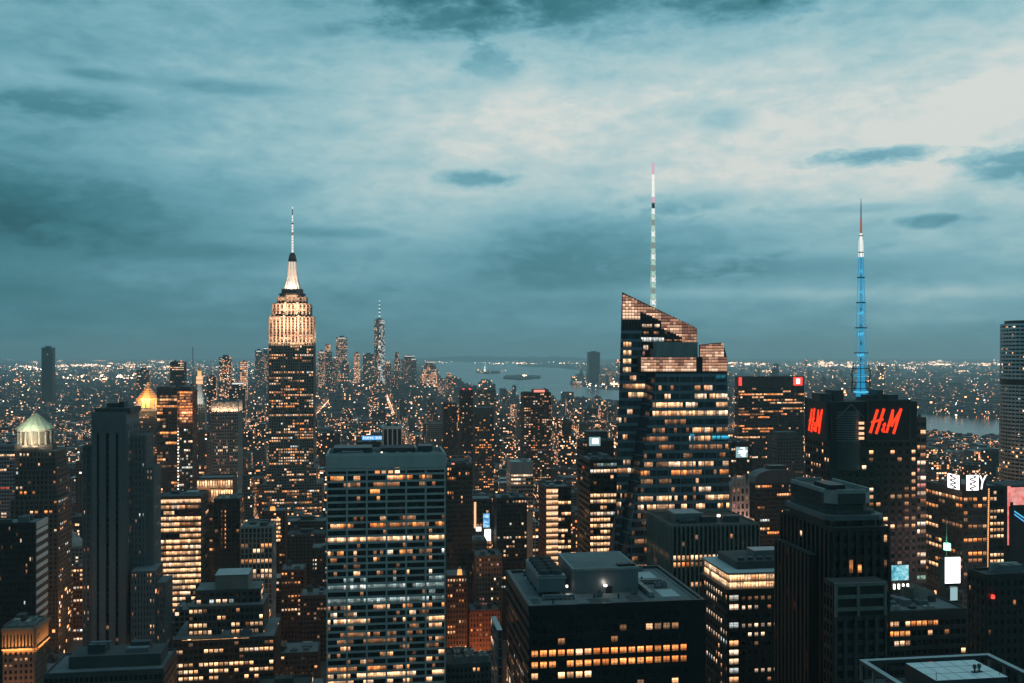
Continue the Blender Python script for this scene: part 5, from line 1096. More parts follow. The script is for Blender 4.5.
def stone_giant():
    b = Bld('masonry_tower', 'massive dark masonry tower with a pale ringed flat crown, dominating the near right', 'skyscraper', 832, 889, 330, D=40, ybot=683, xmin=783)
    x, z = b.x, b.z; W, D = b.W, b.D; S = 'dark_brown'
    zm = z(528)
    b.core(0, W, 0, D, 0, zm, M[S], M['roof_dk'])
    def octo(xa, xb, ya, yb, c): return [(xa + c, ya), (xb - c, ya), (xb, ya + c), (xb, yb - c), (xb - c, yb), (xa + c, yb), (xa, yb - c), (xa, ya + c)]
    xa, xb, ya, yb = 1.0, W - 4.2, 4, 36
    q = MB(); q.prism(octo(xa, xb, ya, yb, 3), z(514), z(506), M['stone_dk']); q.prism(octo(xa - .7, xb + .7, ya - .7, yb + .7, 3.2), z(506), z(495), M['concrete'], M['roof_dk'])
    for k in range(26):
        u = xa + 3 + (xb - xa - 6) * k / 25; q.box(u - .18, u + .18, ya - 1.0, ya - .7, z(505.5), z(495.6), M['stone_dk'], bottom=True)
        v = ya + 3 + (yb - ya - 6) * k / 25; q.box(xa - 1.0, xa - .7, v - .3, v + .3, z(505.5), z(495.6), M['stone_dk'], bottom=True)
    e = .7
    for aa in ((xa + 2.6, xb - 2.6, ya - .7, ya), (xa + 2.6, xb - 2.6, yb, yb + .7), (xa - .7, xa, ya + 2.6, yb - 2.6), (xb, xb + .7, ya + 2.6, yb - 2.6)): q.box(*aa, z(495) + .01, z(495) + 1.2, M['concrete'])
    b.part('crown', q)
    q = MB(); q.box(5, 11, 12, 24, z(495), z(495) + 1.6, M['dark']); b.part('roof_plant', q)
    q = MB(); q.prism(octo(-.9, W + .3, 1.6, 38.4, 3), z(522), z(517), M['concrete_dk'], M['roof']); q.prism(octo(.2, W - .8, 2.6, 37, 3), zm, z(522) - .02, M[S]); q.prism(octo(.4, W - 2, 3, 37, 3), z(517) + .01, z(513), M['stone_dk']); b.part('cornice', q)
    for f in (.06, .33, .6, .88): b.fbox('f', 2.6, W * f - .6, W * f + .6, zm, z(522), 0, 1.1, M[S])
    b.pane('f', 2.5, W * .36, W * .52, z(536), z(531), 'orange'); b.pane('l', -.9, 20, 24, z(548), z(542), 'pale')
    b.face('f', 0, 0, W, 130, zm - 1, 7, 4.4, (1.3, .9), (1.8, .3), lit_rows(.03, 'orange', 1.2, .5), S)
    b.face('l', 0, 0, D, 110, zm - 1, 12, 3.8, (1.3, 1.2), (1.3, .2), lit_rows(.05, 'orange', 1.2, .5), S)
    b.core(-3, -.002, 9, 38, 0, z(560), M[S], M['roof_dk']); b.face('l', -3, 9, 38, 110, z(560), 9, 3.8, (1.4, 1.2), (1.3, .2), lit_rows(.08, 'orange', 1.2, .5), S)
    yf = -8; xa, xb = x(834, yf), x(886, yf)
    b.core(xa, xb, yf, -1.0, 0, z(577), M[S], M['roof_dk'])
    for py in (579, 591, 603): b.fbox('f', yf, xa, xb, z(py + 1.7), z(py - 1.7), 0, .8, M['stone'])
    for pa in (834, 856, 883): b.fbox('f', yf, x(pa, yf), x(pa + 2.5, yf), z(610), z(577), 0, 1.0, M['stone'])
    b.face('f', yf, xa, xb, 110, z(610), 5, 4.2, (1.2, .9), (1.5, .25), lit_rows(.10, 'orange', 1.2, .6), 'stone_dk')
    b.face('l', xa, yf, -1.0, 110, z(577), 3, 4.2, (.8, .4), (1.5, .25), lit_rows(.05, 'orange', 1.2, .6), S)
    for (pa, pb, p0, p1) in ((848, 851.5, 560, 573), (856.5, 860, 565, 573)): b.pane('f', -.95, x(pa), x(pb), z(p1), z(p0), 'orange')
    b.done()
stone_giant()

def near_roof():
    Yb = 268.0; kx = (862 - 512) / F; X = kx * Yb; D = 46.0
    Xf, Yf = X + ST * D, Yb - CT * D
    pxl = 512 + F * Xf / Yf
    b = Bld('rooftop_building', 'near flat roofed building with steel parapet beams and a pale lit skylight roof', 'building', pxl, pxl + 170, Yf, D=D)
    H = CZ - (660 - HZ) / F * Yb; W = 38.0
    b.core(0, W, 0, D, 0, H - 5.5, M['dark'], M['roof_dk'])
    b.face('l', 0, 0, D, H - 40, H - 5.5, 9, 4.0, (.9, .5), (1.2, .3), lit_rows(.04, 'orange', 2), 'dark')
    b.face('f', 0, 0, W, H - 40, H - 5.5, 9, 4.0, (.9, .5), (1.2, .3), lit_rows(.04, 'orange', 2), 'dark')
    q = MB()
    for (xa, xb, ya, yb) in ((-.6, 1.0, -.6, D + .6), (W - 1, W + .6, -.6, D + .6), (1.0, W - 1, -.6, 1), (1.0, W - 1, D - 1, D + .6)): q.box(xa, xb, ya, yb, H - 1.0, H, M['steel_dk'], bottom=True, top=M['roof_pale'])
    for k in range(8):
        yy = D * k / 7; q.box(-.5, .1, yy - .35, yy + .35, H - 5.6, H - 1.0, M['steel']); q.box(W - .1, W + .5, yy - .35, yy + .35, H - 5.6, H - 1.0, M['steel'])
    b.part('parapet_frame', q)
    q = MB(); xa, xb, ya, yb = 11.5, 32, 29.0, 43.5
    q.box(xa, xb, ya, yb, H - 5.5, H - .6, M['steel_dk'], top=M['skylight']); b.part('skylight_deck', q)
    for (xx, yy) in ((25.5, 33.6), (27.0, 33.9)):
        q = MB(); q.frustum(xx, yy, .22, .2, H - .6, H + .5, M['dark'], 8); q.frustum(xx, yy, .5, .45, H + .5, H + 1.5, M['steel_dk'], 10); q.box(xx - .8, xx + .8, yy - .5, yy + .5, H - .6, H - .35, M['dark']); b.part('vent_cowl', q)
    for (xx, yy) in ((xa + .3, ya + .4), (31, 31)): 
        q = MB(); q.bar((xx, yy, H - .6), (xx, yy, H + 1.4), .09, M['dark'], 6); b.part('post', q)
    q = MB(); q.box(3, 10, 6, 20, H - 5.5, H - 3, M['steel_dk']); b.part('roof_unit', q)
    for (xa_, xb_, ya_, yb_) in ((3, 9.5, 36, 37.2), (3.2, 4.4, 22, 36), (6, 9, 26, 31)):
        q = MB(); q.box(xa_, xb_, ya_, yb_, H - 5.1, H - 3.9, M['steel'], bottom=True)
        for k in range(5): q.box(xa_ + (xb_ - xa_) * k / 5, xa_ + (xb_ - xa_) * k / 5 + .15, ya_ + (yb_ - ya_) * k / 5, ya_ + (yb_ - ya_) * k / 5 + .15, H - 5.5, H - 5.1, M['dark'])
        b.part('duct', q)
    q = MB(); q.bar((xa, ya + 5, H - .55), (xb, ya + 5, H - .55), .04, M['steel']); q.bar((xa, ya + 10, H - .55), (xb, ya + 10, H - .55), .04, M['steel'])
    for k in range(1, 5): q.bar((xa + (xb - xa) * k / 5, ya, H - .55), (xa + (xb - xa) * k / 5, yb, H - .55), .04, M['steel'])
    b.part('deck_seam', q)
    b.done()
near_roof()

b = Bld('office_block', 'low dark block with pale window bands and cluttered roof below the cyan screen', 'building', 888, 966, 440, D=28, ybot=683); H = b.z(613)
b.core(0, b.W, 0, 28, 0, H - .3); b.face('f', 0, 0, b.W, 60, H - 2, 14, 4.5, (.5, .3), (2.0, .4), lit_rows(.1, 'orange', 2, .8, {0: (.18, 'orange'), 1: (.22, 'orange'), 2: (.4, 'warm'), 3: (.3, 'warm')}), 'stone_dk'); b.face('l', 0, 0, 28, 60, H - 2, 6, 4.5, (.6, .3), (2, .4), lit_rows(.05), 'stone_dk'); b.fbox('f', 0, 0, b.W, H - 2, H + .8, 0, .6, M['stone_dk'])
b.roof(0, b.W, 0, 28, H); b.clutter(3, b.W - 3, 3, 25, H, 14, 17, False, (1, 3)); 
q = MB(); q.prism([(b.x(926), 19), (b.x(934), 17), (b.x(934), 19.5), (b.x(926), 21)], H, H + 6.5, M['stone_warm']); q.prism([(b.x(938), 20), (b.x(954), 15), (b.x(954), 17.5), (b.x(938), 22.5)], H, [H + 7.5, H + 4.5, H + 4.5, H + 7.5], M['stone_blush']); b.part('stair_tower', q); b.done()
b = simple('office_block', 'plain dark block at the right edge with a red roof lamp', 'office building', 986, 1085, 577, 395, 12, 'fl', 16, 4.0, (1.4, .4), (1.8, .3), lit_rows(.035, 'orange', 1.1, .3), 'dark_brown', clut=4, roofm='roof_dk', xmin=958)
q = MB(); q.frustum(2.4, -1, .7, .7, b.H - 8.6, b.H - 7.2, EM['beacon_red'], 8); b.part('warning_lamp', q); b.done()

SCR = {'pink': mat_screen('rose_screen', (.9, .14, .12), (1, .30, .26), (1, .45, .42), .85, .12), 'screen_cyan': mat_screen('cyan_screen', (.06, .30, .40), (.22, .66, .78), (.55, .9, .95), .9, .28)}
# corner block with the white logo signs
def logo_block():
    b = Bld('logo_block', 'dark corner block with amber rows and two bright white logo signs at its roof corner', 'office building', 963, 987, 620, D=46, ybot=560, xmin=924)
    x, z = b.x, b.z; H = z(490); W, D = b.W, b.D
    b.core(0, W, 0, D, 0, H, CITY_OFF, M['roof_dk'])
    b.face('l', 0, 0, D, z(590), H - 3, 12, 4.3, (.7, .3), (1.9, .4), lit_rows(.42, 'orange', 4, .5), 'dark'); b.face('f', 0, 0, W, z(590), H - 3, 5, 4.3, (.7, .3), (1.9, .4), lit_rows(.4, 'orange', 3, .7), 'dark')
    for sd, u in (('l', D), ('f', W)): b.fbox(sd, 0, 0, u, H - 3, H + .5, 0, .7, M['dark'])
    q = MB(); q.box(.5, W - .5, .5, D - 18, H, H + 3.5, M['steel_dk']); b.part('roof_plant', q)
    for (sd, u0, u1, z0, z1) in (('l', 1, 14, H - .5, H + 9.5), ('f', 1, W - 1.5, H - .5, H + 10)):
        q = MB(); b.fbox(sd, 0, u0, u1, z0, z1, .75, 1.6, M['dark'], q); b.part('sign_board', q)
        q = MB(); w = u1 - u0; h = z1 - z0; two = sd == 'f'
        ub = u0 + w * (.62 if two else 1.0)
        b.fbox(sd, 0, u0 + .3, ub - .3, z0 + .4, z1 - .4, 1.6, 1.9, EM['screen_white'], q); b.part('logo', q); q = MB()
        mid, am = (u0 + ub) / 2, (ub - u0) * .26
        for k in range(14):                                            # a dark serpentine line runs down the white board
            va, vb = z1 - .8 - (h - 1.6) * k / 14, z1 - .8 - (h - 1.6) * (k + 1) / 14
            pa, pb = mid + am * math.sin(k * 1.35), mid + am * math.sin((k + 1) * 1.35)
            q.bar(b.P(sd, pa, va, 2.0, 0), b.P(sd, pb, vb, 2.0, 0), .5, M['black'])
        b.part('logo_line', q); q = MB()
        if two:
            for (pa, va, pb, vb) in ((.68, .92, .80, .55), (.95, .92, .80, .55), (.80, .55, .74, .10)):
                q.bar(b.P(sd, u0 + w * pa, z0 + h * va, 1.8, 0), b.P(sd, u0 + w * pb, z0 + h * vb, 1.8, 0), .45, EM['screen_white'])
        b.part('logo', q)
    aim_lamp((-14, 10, H + 2), (0, 8, H - 4), 14, 2, 2200, (1, .7, .5), b.root); b.done()
logo_block()
def beaded_tower():
    b = Bld('beaded_tower', 'dark tower outlined by two vertical strings of golden bulbs', 'office tower', 985, 1004, 690, D=26, ybot=575)
    x, z = b.x, b.z; H = z(487); W = b.W
    b.core(0, W, 0, 26, 0, H, CITY_OFF, M['roof_dk']); b.face('f', 0, 3.5, W, 30, H - 1, 4, 4.4, (.7, .3), (1.9, .4), lit_rows(.75, 'gold', 3, .5), 'dark'); b.face('l', 0, 0, 26, 30, H - 1, 6, 4.4, (.7, .3), (1.9, .4), lit_rows(.3, 'orange', 2, .5), 'dark'); b.roof(0, W, 0, 26, H)
    q = MB()
    for u0, u1 in ((-1.6, .2), (1.6, 3.1)):
        for k in range(40):
            zz = H - 1 - k * 1.55; u = u0 - k * .035 if u0 < 0 else u0 - k * .03
            q.frustum(u + .6, -1.2, .5, .5, zz - 1.1, zz, EM['bulb_gold'], 6)
    b.part('bulb_string', q); b.done()
beaded_tower()
def pink_screen():
    b = Bld('screen_building', 'block with a huge rose red video screen and a blue neon line', 'building', 1006, 1050, 700, D=26, ybot=575)
    x, z = b.x, b.z; H = z(486); W = b.W
    b.core(0, W, 0, 26, 0, H, M['dark'], M['roof_dk'])
    q = MB(); q.box(.3, W, -.8, -.02, z(552), H + .4, M['dark'], bottom=True); q.box(.5, 3.0, -1.1, -.81, z(545), H, SCR['pink'], bottom=True); q.box(3.0, W - .3, -1.1, -.81, z(505), H - 1.0, SCR['pink'], bottom=True); b.part('video_screen', q)
    q = MB(); q.bar((x(1013), -1.3, z(511)), (x(1030), -1.3, z(523)), .5, EM['mast_cyan']); q.bar((x(1013), -1.3, z(514)), (x(1030), -1.3, z(527)), .5, EM['sign_blue']); b.part('neon_line', q)
    q = MB(); q.box(x(1008), x(1013), -1.4, -1.11, z(552), z(506), M['dark'], bottom=True); q.box(x(1009), x(1012), -1.4, -1.11, z(506), z(502), M['dark'], bottom=True); b.part('screen_post', q); b.done()
pink_screen()
b = simple('slim_tower', 'slim tower with pale banded edge and green lit lower windows, right of the red-sign tower', 'office tower', 914, 926, 419, 640, 10, 'f', 2, 5.0, (.5, .4), (2.2, .5), lit_rows(.25, 'pink', 1.5, .3, {1: (.6, 'warm'), 3: (.6, 'warm'), 5: (.95, 'pale'), 7: (.95, 'pale'), 9: (.95, 'pale'), 11: (.6, 'dim'), 13: (.95, 'pale'), 20: (.9, 'green'), 22: (.95, 'green'), 24: (.95, 'green'), 26: (.9, 'green'), 28: (.7, 'green')}), 'stone_dk', ybot=600, clut=2, side_lit=None); b.done()

def round_tower():
    Y = 900; cxp = 1054; k = Y / F; r = 34 * k; cx, cy = (cxp - 512) * k, Y + r * .9
    o = empty('round_tower', (cx, cy, 0)); tag(o, 'rounded metallic tower with fine horizontal bands at the right edge', 'skyscraper')
    zt = CZ - (323 - HZ) * k; 
    q = MB(); q.frustum(0, 0, r * 1.06, r * .985, 0, zt, CITY['glass'], 48, top=M['roof_dk']); q.build('wall', o)
    q = MB(); n = int(zt / 3.6)
    for i in range(n): 
        zz = zt - i * 3.6; rr = r * (.985 + .075 * (1 - zz / zt)); q.frustum(0, 0, rr + .5, rr + .5, zz - 1.9, zz, M['mirror_steel'], 48)
    q.build('spandrel_band', o)
    q = MB()
    for i in range(48):
        a = 2 * math.pi * (i + .5) / 48; q.bar(((r * 1.06 + .5) * math.cos(a), (r * 1.06 + .5) * math.sin(a), 0), ((r * .985 + .5) * math.cos(a), (r * .985 + .5) * math.sin(a), zt), .35, M['mirror_steel'])
    q.build('rib', o)
    q = MB(); q.frustum(0, 0, r + .9, r + .9, zt - 58, zt - 53, M['dark'], 48); q.build('plant_band', o); q = MB(); q.frustum(0, 0, r * .9, r * .9, zt, zt + 3, M['steel_dk'], 32); q.build('roof_house', o)
    aa, bb = grid(cx, cy); HERO.append((aa - r, aa + r, bb - r, bb + r, 994, 1080, Y, 560))
    for k_ in range(70):
        pass
round_tower()

# free-standing screens of the square
def screen(name, label, cat, xl, xr, yt, yb, Y, em, depth=1.2):
    b = Bld(name, label, cat, xl, xr, Y, D=8, ybot=yb)
    b.HERO = None; z = b.z
    q = MB(); q.box(0, b.W, 0, depth, z(yb), z(yt), M['dark'], bottom=True); q.box(b.W * .03, b.W * .97, -.25, -.02, z(yb) + .3, z(yt) - .3, SCR.get(em) or EM[em], bottom=True); b.part('screen_panel', q)
    q = MB(); q.box(b.W * .1, b.W * .9, depth + .05, 7, 0, z(yt) - 2, M['dark']); b.part('support', q)
    return b
b = screen('video_screen', 'glaring white upright video screen under a green beacon', 'video screen', 944.5, 960.5, 557, 584, 560, 'screen_white')
l = bpy.data.lights.new('screen_glow', 'AREA'); l.energy = 45000; l.color = (1, .62, .58); l.size = 10; o = bpy.data.objects.new('screen_glow', l); COL.objects.link(o); o.parent = b.root; o.location = (b.W + 3, -2.5, b.z(572)); o.rotation_euler = (R(90), 0, R(-60))
q = MB(); q.bar((b.W * .25, 2, b.z(557)), (b.W * .25, 2, b.z(519)), .22, M['steel']); q.frustum(b.W * .25, 1.4, 1.9, 1.9, b.z(550.5), b.z(544), EM['beacon_green'], 12, top=EM['beacon_green']); b.part('beacon_mast', q)
l = bpy.data.lights.new('beacon_light', 'POINT'); l.energy = 12000; l.color = (.2, 1, .5); l.shadow_soft_size = 1.5; o = bpy.data.objects.new('beacon_light', l); COL.objects.link(o); o.parent = b.root; o.location = (b.W * .25, -2.5, b.z(547))
screen('video_screen', 'small cyan white screen below the glaring white one', 'video screen', 950, 957.5, 587, 601, 555, 'sky_panel')
b = screen('video_screen', 'wide cyan screen in front of the slim tower, above the low cluttered roof', 'video screen', 891, 909, 565, 581, 580, 'screen_cyan')
q = MB()
for k in range(4): q.box(b.W * (k + .2) / 4, b.W * (k + .5) / 4, -2.4, -1.4, b.z(588.5), b.z(583.5), EM['lamp_white'], bottom=True)
b.part('marquee_lamp', q)

# ================================================================== the far end of the island: each tower of the skyline
def spire_tower():
    Y = 5840; k = Y / F
    o = empty('spire_tower', ((379.5 - 512) * k, Y, 0)); tag(o, 'tallest far downtown tower, tapering glass with white beacon spire', 'skyscraper')
    zt = CZ - (320 - HZ) * k; r = 31 * 1.414; n = 8
    q = MB(); b0 = [(-31, -31), (0, -31), (31, -31), (31, 0), (31, 31), (0, 31), (-31, 31), (-31, 0)]; rt = 21.5
    t0 = [(-rt * .5, -rt * .5), (0, -rt * 1.42), (rt * .5, -rt * .5), (rt * 1.42, 0), (rt * .5, rt * .5), (0, rt * 1.42), (-rt * .5, rt * .5), (-rt * 1.42, 0)]
    q.v = [(x, y, 0) for x, y in b0] + [(x, y, zt) for x, y in t0]
    for i in range(8):
        j = (i + 1) % 8; q.f.append((i, j, 8 + j, 8 + i)); q.mi.append(q.mat(CITY['glass'] if i not in (1, 2) else DTWHITE)); q.uv.append([(0, 0)] * 4)  # two faces glow white in place of reflected sky
    q.f.append(tuple(range(8, 16))); q.mi.append(q.mat(M['roof'])); q.uv.append([(0, 0)] * 8)
    q.build('wall', o)
    q = MB(); q.frustum(0, 0, 27, 27, zt - 34, zt - 24, M['steel_dk'], 8); q.frustum(0, 0, 24, 24, zt, zt + 8, M['steel'], 16); q.build('parapet', o)
    q = MB(); z2 = CZ - (300 - HZ) * k
    for i in range(10):
        f0, f1 = i / 10, (i + 1) / 10; q.frustum(0, 0, 6 - 3.5 * f0, 5.8 - 3.5 * f1, zt + 8 + (z2 - zt - 8) * f0, zt + 8 + (z2 - zt - 8) * (f1 - .02), EM['mast_white'] if i % 2 else M['steel'], 8)
    q.build('spire', o)
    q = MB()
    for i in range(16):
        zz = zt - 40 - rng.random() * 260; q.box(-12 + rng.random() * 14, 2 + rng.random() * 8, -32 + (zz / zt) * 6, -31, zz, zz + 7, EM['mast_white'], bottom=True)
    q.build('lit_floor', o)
spire_tower()
DT = [ # columns of the skyline: left, right, top row, depth, wall, look
 (336, 347, 337, 5600, 'pale', 'pale tower with dark cap and white glints, second tallest of the far downtown group', 1), (324, 332, 344, 5750, 'dark', 'stepped dark tower just left of the pale capped one downtown', 0), (318, 325, 351, 5700, 'stone', 'blocky grey tower beside the floodlit skyscraper, leftmost of the far downtown group', 1),
 (332, 337, 356, 5500, 'pale', 'short pale lit tower at the foot of the capped downtown tower', 1), (340, 349, 362, 5300, 'pale', 'bright white lit block in front of the capped downtown tower', 2), (354, 360, 353, 5600, 'dark', 'narrow dark tower between the capped tower and the spire tower', 0), (363, 374, 354, 5500, 'brick', 'blush lit twin-shouldered tower left of the spire tower', 2),
 (385, 391, 361, 5700, 'glass', 'blue grey shaft at the right foot of the spire tower', 0), (394, 400, 352, 5650, 'dark', 'dark slender tower right of the spire tower', 0), (401.5, 416, 355, 5800, 'stone', 'wide tower with blush lit bands, right of the slender dark one', 1), (410, 416.5, 358, 5500, 'pale', 'narrow pale companion of the wide blush banded tower', 1), (422, 437, 366, 5600, 'brick', 'squat tower with a glowing blush upper half by the bay', 2),
 (424, 436, 361, 6000, 'pale', 'low tower crowned by white lights behind the squat blush one', 1), (438, 444, 378, 5400, 'stone', 'small grey block near the water, right of the squat blush tower', 0), (446, 453, 373, 5400, 'dark', 'lone dark tower at the edge of the bay', 0), (369, 378, 376, 5100, 'brick', 'low lit block in front of the spire tower', 2), (391, 398, 377, 5200, 'dark', 'low dark block right of the spire tower base', 0),
 (255, 262, 350, 5200, 'pale', 'pale far tower with roof lights, left of the floodlit skyscraper', 1), (262, 269, 347, 5100, 'stone', 'taller far tower touching the left edge of the floodlit skyscraper', 1), (240, 247, 362, 4300, 'brick', 'far tower with small red lit roof', 2), (219, 231, 357, 3300, 'stone', 'hazy grey far tower with flat lit top', 0), (229, 245, 381, 2700, 'dark', 'black block with lit roofline right of the pinstriped tower', 1),
 (207, 216, 377, 2900, 'dark', 'black narrow block between the lantern tower and the pinstriped one', 0), (136.5, 149, 370, 3200, 'stone', 'dim grey block behind the gilded pyramid', 0), (41.5, 52.5, 347.5, 4500, 'glassy', 'lone dark monolith tower far off on the left', 0), (589, 600, 352, 7600, 'glassy', 'lone blue grey tower across the bay', 0),
 (574, 582, 381, 7300, 'stone', 'low block on the far shore left of the lone tower', 1), (600, 606, 374, 7500, 'stone', 'small block right of the lone tower across the bay', 1), (606, 613, 370, 7900, 'pale', 'second small block right of the lone tower across the bay', 0)]
for i, (xl, xr, yt, Y, w, lab, k_) in enumerate(DT):
    b = Bld('downtown_tower', lab, 'skyscraper', xl, xr, Y, D=max(20, (xr - xl) * Y / F * .8), ybot=yt + 14, group='far skyline towers'); H = b.z(yt); W, D = b.W, b.D
    wm = CITY['dark'] if w == 'glassy' else {0: CITY[w], 1: CITY[w], 2: DTLIT}[k_] if k_ < 2 else DTLIT
    if w == 'glassy': wm = MONO
    r = random.Random(i)
    if r.random() < .5 and w != 'glassy':
        h1 = H - (H * r.uniform(.06, .16)); q = MB(); q.box(0, W, 0, D, 0, h1, wm, top=M['roof']); q.build('wall', b.root); q = MB(); q.box(W * .15, W * .8, D * .1, D * .9, h1, H, wm, top=M['roof_dk']); q.build('crown', b.root)
    else: 
        q = MB(); q.box(0, W, 0, D, 0, H, wm, top=M['roof']); q.build('wall', b.root); q = MB(); q.box(W * .3, W * .7, D * .2, D * .8, H, H + 7, M['steel_dk']); q.build('bulkhead', b.root)
    if k_ == 1:
        q = MB(); q.box(W * .2, W * .9, -2, -.5, H - 9, H - 5, EM['mast_white'], bottom=True); q.build('roof_light', b.root)
# ================================================================== ground, water, far land
gm, nt, out = new_mat('asphalt_and_ground'); g = NG(nt)
geo = g.n('ShaderNodeNewGeometry').outputs['Position']
n1 = g.noise(geo, 0.004, 6, .6); n2 = g.noise(geo, 0.05, 4)
col = g.ramp(g.m('ADD', g.m('MULTIPLY', n1, .6), g.m('MULTIPLY', n2, .4)), [(.3, (.03, .032, .034)), (.7, (.075, .078, .08))])
bb = principled(g, col, .85); nt.links.new(bb.outputs[0], out.inputs[0])
q = MB(); q.poly([(-45000, -3000, 0), (45000, -3000, 0), (45000, 45000, 0), (-45000, 45000, 0)], gm); kind(q.build('ground'), 'structure')
wm, nt, out = new_mat('water'); g = NG(nt)
geo = g.n('ShaderNodeNewGeometry').outputs['Position']
nz = g.noise(g.vm('MULTIPLY', geo, (1, 1, 1)), 0.02, 5, .6)
bmp = g.n('ShaderNodeBump'); bmp.inputs['Strength'].default_value = .2; bmp.inputs['Distance'].default_value = 6.0; g.put(bmp.inputs['Height'], nz)
big = g.noise(g.vm('MULTIPLY', geo, (.35, 1, 1)), 0.0011, 4)
bb = principled(g, g.ramp(big, [(.35, (.05, .10, .11)), (.65, (.075, .13, .14))]), g.m('ADD', .10, g.m('MULTIPLY', big, .22)), spec=1.0); nt.links.new(bmp.outputs[0], bb.inputs['Normal']); nt.links.new(bb.outputs[0], out.inputs[0])
shore_near = [(1120, 455), (1040, 447), (1000, 445), (950, 442), (917, 439), (860, 431), (800, 420), (735, 412), (680, 408), (620, 406), (560, 405), (500, 402), (470, 396), (452, 390), (440, 379), (436, 367), (435, 361.3)]
shore_far = [(470, 360.2), (512, 361), (520, 366.5), (560, 368), (586, 371), (589, 377), (571, 380), (569, 385), (600, 389.5), (640, 392), (700, 396), (735, 399.5), (800, 405), (860, 408), (917, 413), (960, 417), (1000, 420), (1040, 423), (1120, 430)]
q = MB(); pts = [gpt(*p) for p in shore_near + shore_far]
import mathutils
tri = mathutils.geometry.tessellate_polygon([[Vector((p[0], p[1], 0)) for p in pts]])
for t in tri:
    pp = [(pts[i][0], pts[i][1], .3) for i in t]
    if (Vector(pp[1]) - Vector(pp[0])).cross(Vector(pp[2]) - Vector(pp[0])).z < 0: pp.reverse()
    q.poly(pp, wm)
kind(q.build('water'), 'structure')
def in_poly(x, y, P=pts):
    c = False; j = len(P) - 1
    for i in range(len(P)):
        if (P[i][1] > y) != (P[j][1] > y) and x < (P[j][0] - P[i][0]) * (y - P[i][1]) / (P[j][1] - P[i][1]) + P[i][0]: c = not c
        j = i
    return c
land = mat_wall('wooded_land', (.03, .036, .03), .9, .4, .01)
for nm, poly in (('island', [(476, 372.5), (486, 374), (500, 373.6), (499, 371.8), (480, 371.4)]), ('island', [(503, 378.8), (520, 380), (540, 378.6), (541, 376.6), (520, 376), (505, 376.6)])):
    P_ = [gpt(*p) for p in poly]; q = MB(); q.prism([(x, y) for x, y in P_], 0, 14, land); kind(q.build(nm), 'structure')
q = MB(); rr = random.Random(3)
xs = list(range(400, 640, 6))
for i, (xa, xb) in enumerate(zip(xs, xs[1:])):
    def hz(x): return max(6, 150 * (math.exp(-((x - 470) / 60) ** 2) + .75 * math.exp(-((x - 560) / 45) ** 2)) + 12 * math.sin(x * .31) + 10 * math.sin(x * .77))
    ya, yb = 28000, 33000
    f = lambda x, Y: ((x - 512) / F * Y, Y)
    a, b_, c, d = f(xa, ya), f(xb, ya), f(xb, yb), f(xa, yb)
    q.poly([(*a, 0), (*b_, 0), (*c, hz(xb)), (*d, hz(xa))], land)
    e, h = f(xb, yb + 4000), f(xa, yb + 4000); q.poly([(*d, hz(xa)), (*c, hz(xb)), (*e, 0), (*h, 0)], land)
kind(q.build('hills'), 'structure')
# the statue on its island
x_, y_ = gpt(485, 372.8); o = empty('statue', (x_, y_, 14), 0); tag(o, 'tiny floodlit statue with raised torch on a pedestal on its island in the bay', 'statue')
cu = mat_wall('verdigris', (.45, .6, .52))
q = MB(); q.frustum(0, 0, 32, 24, 0, 16, M['stone'], 4, math.pi / 4); q.frustum(0, 0, 14, 10, 16, 50, M['stone_pale'], 4, math.pi / 4); q.build('pedestal', o)
q = MB(); q.frustum(0, 0, 8, 5, 50, 78, cu, 10); q.frustum(0, 0, 5, 3.5, 78, 86, cu, 10); q.frustum(0, 0, 2.6, 2.2, 86, 92, cu, 8); q.bar((4, 0, 82), (7.5, 0, 100), 1.5, cu, 6); q.bar((-4, -1, 80), (-5, -3, 68), 1.6, cu, 6); q.frustum(7.6, 0, 1.5, 2.2, 100, 104, EM['lamp_white'], 8); q.build('figure', o)
aim_lamp((-20, -60, 20), (0, 0, 75), 12, 12, 300000, (.9, 1, .85), o)

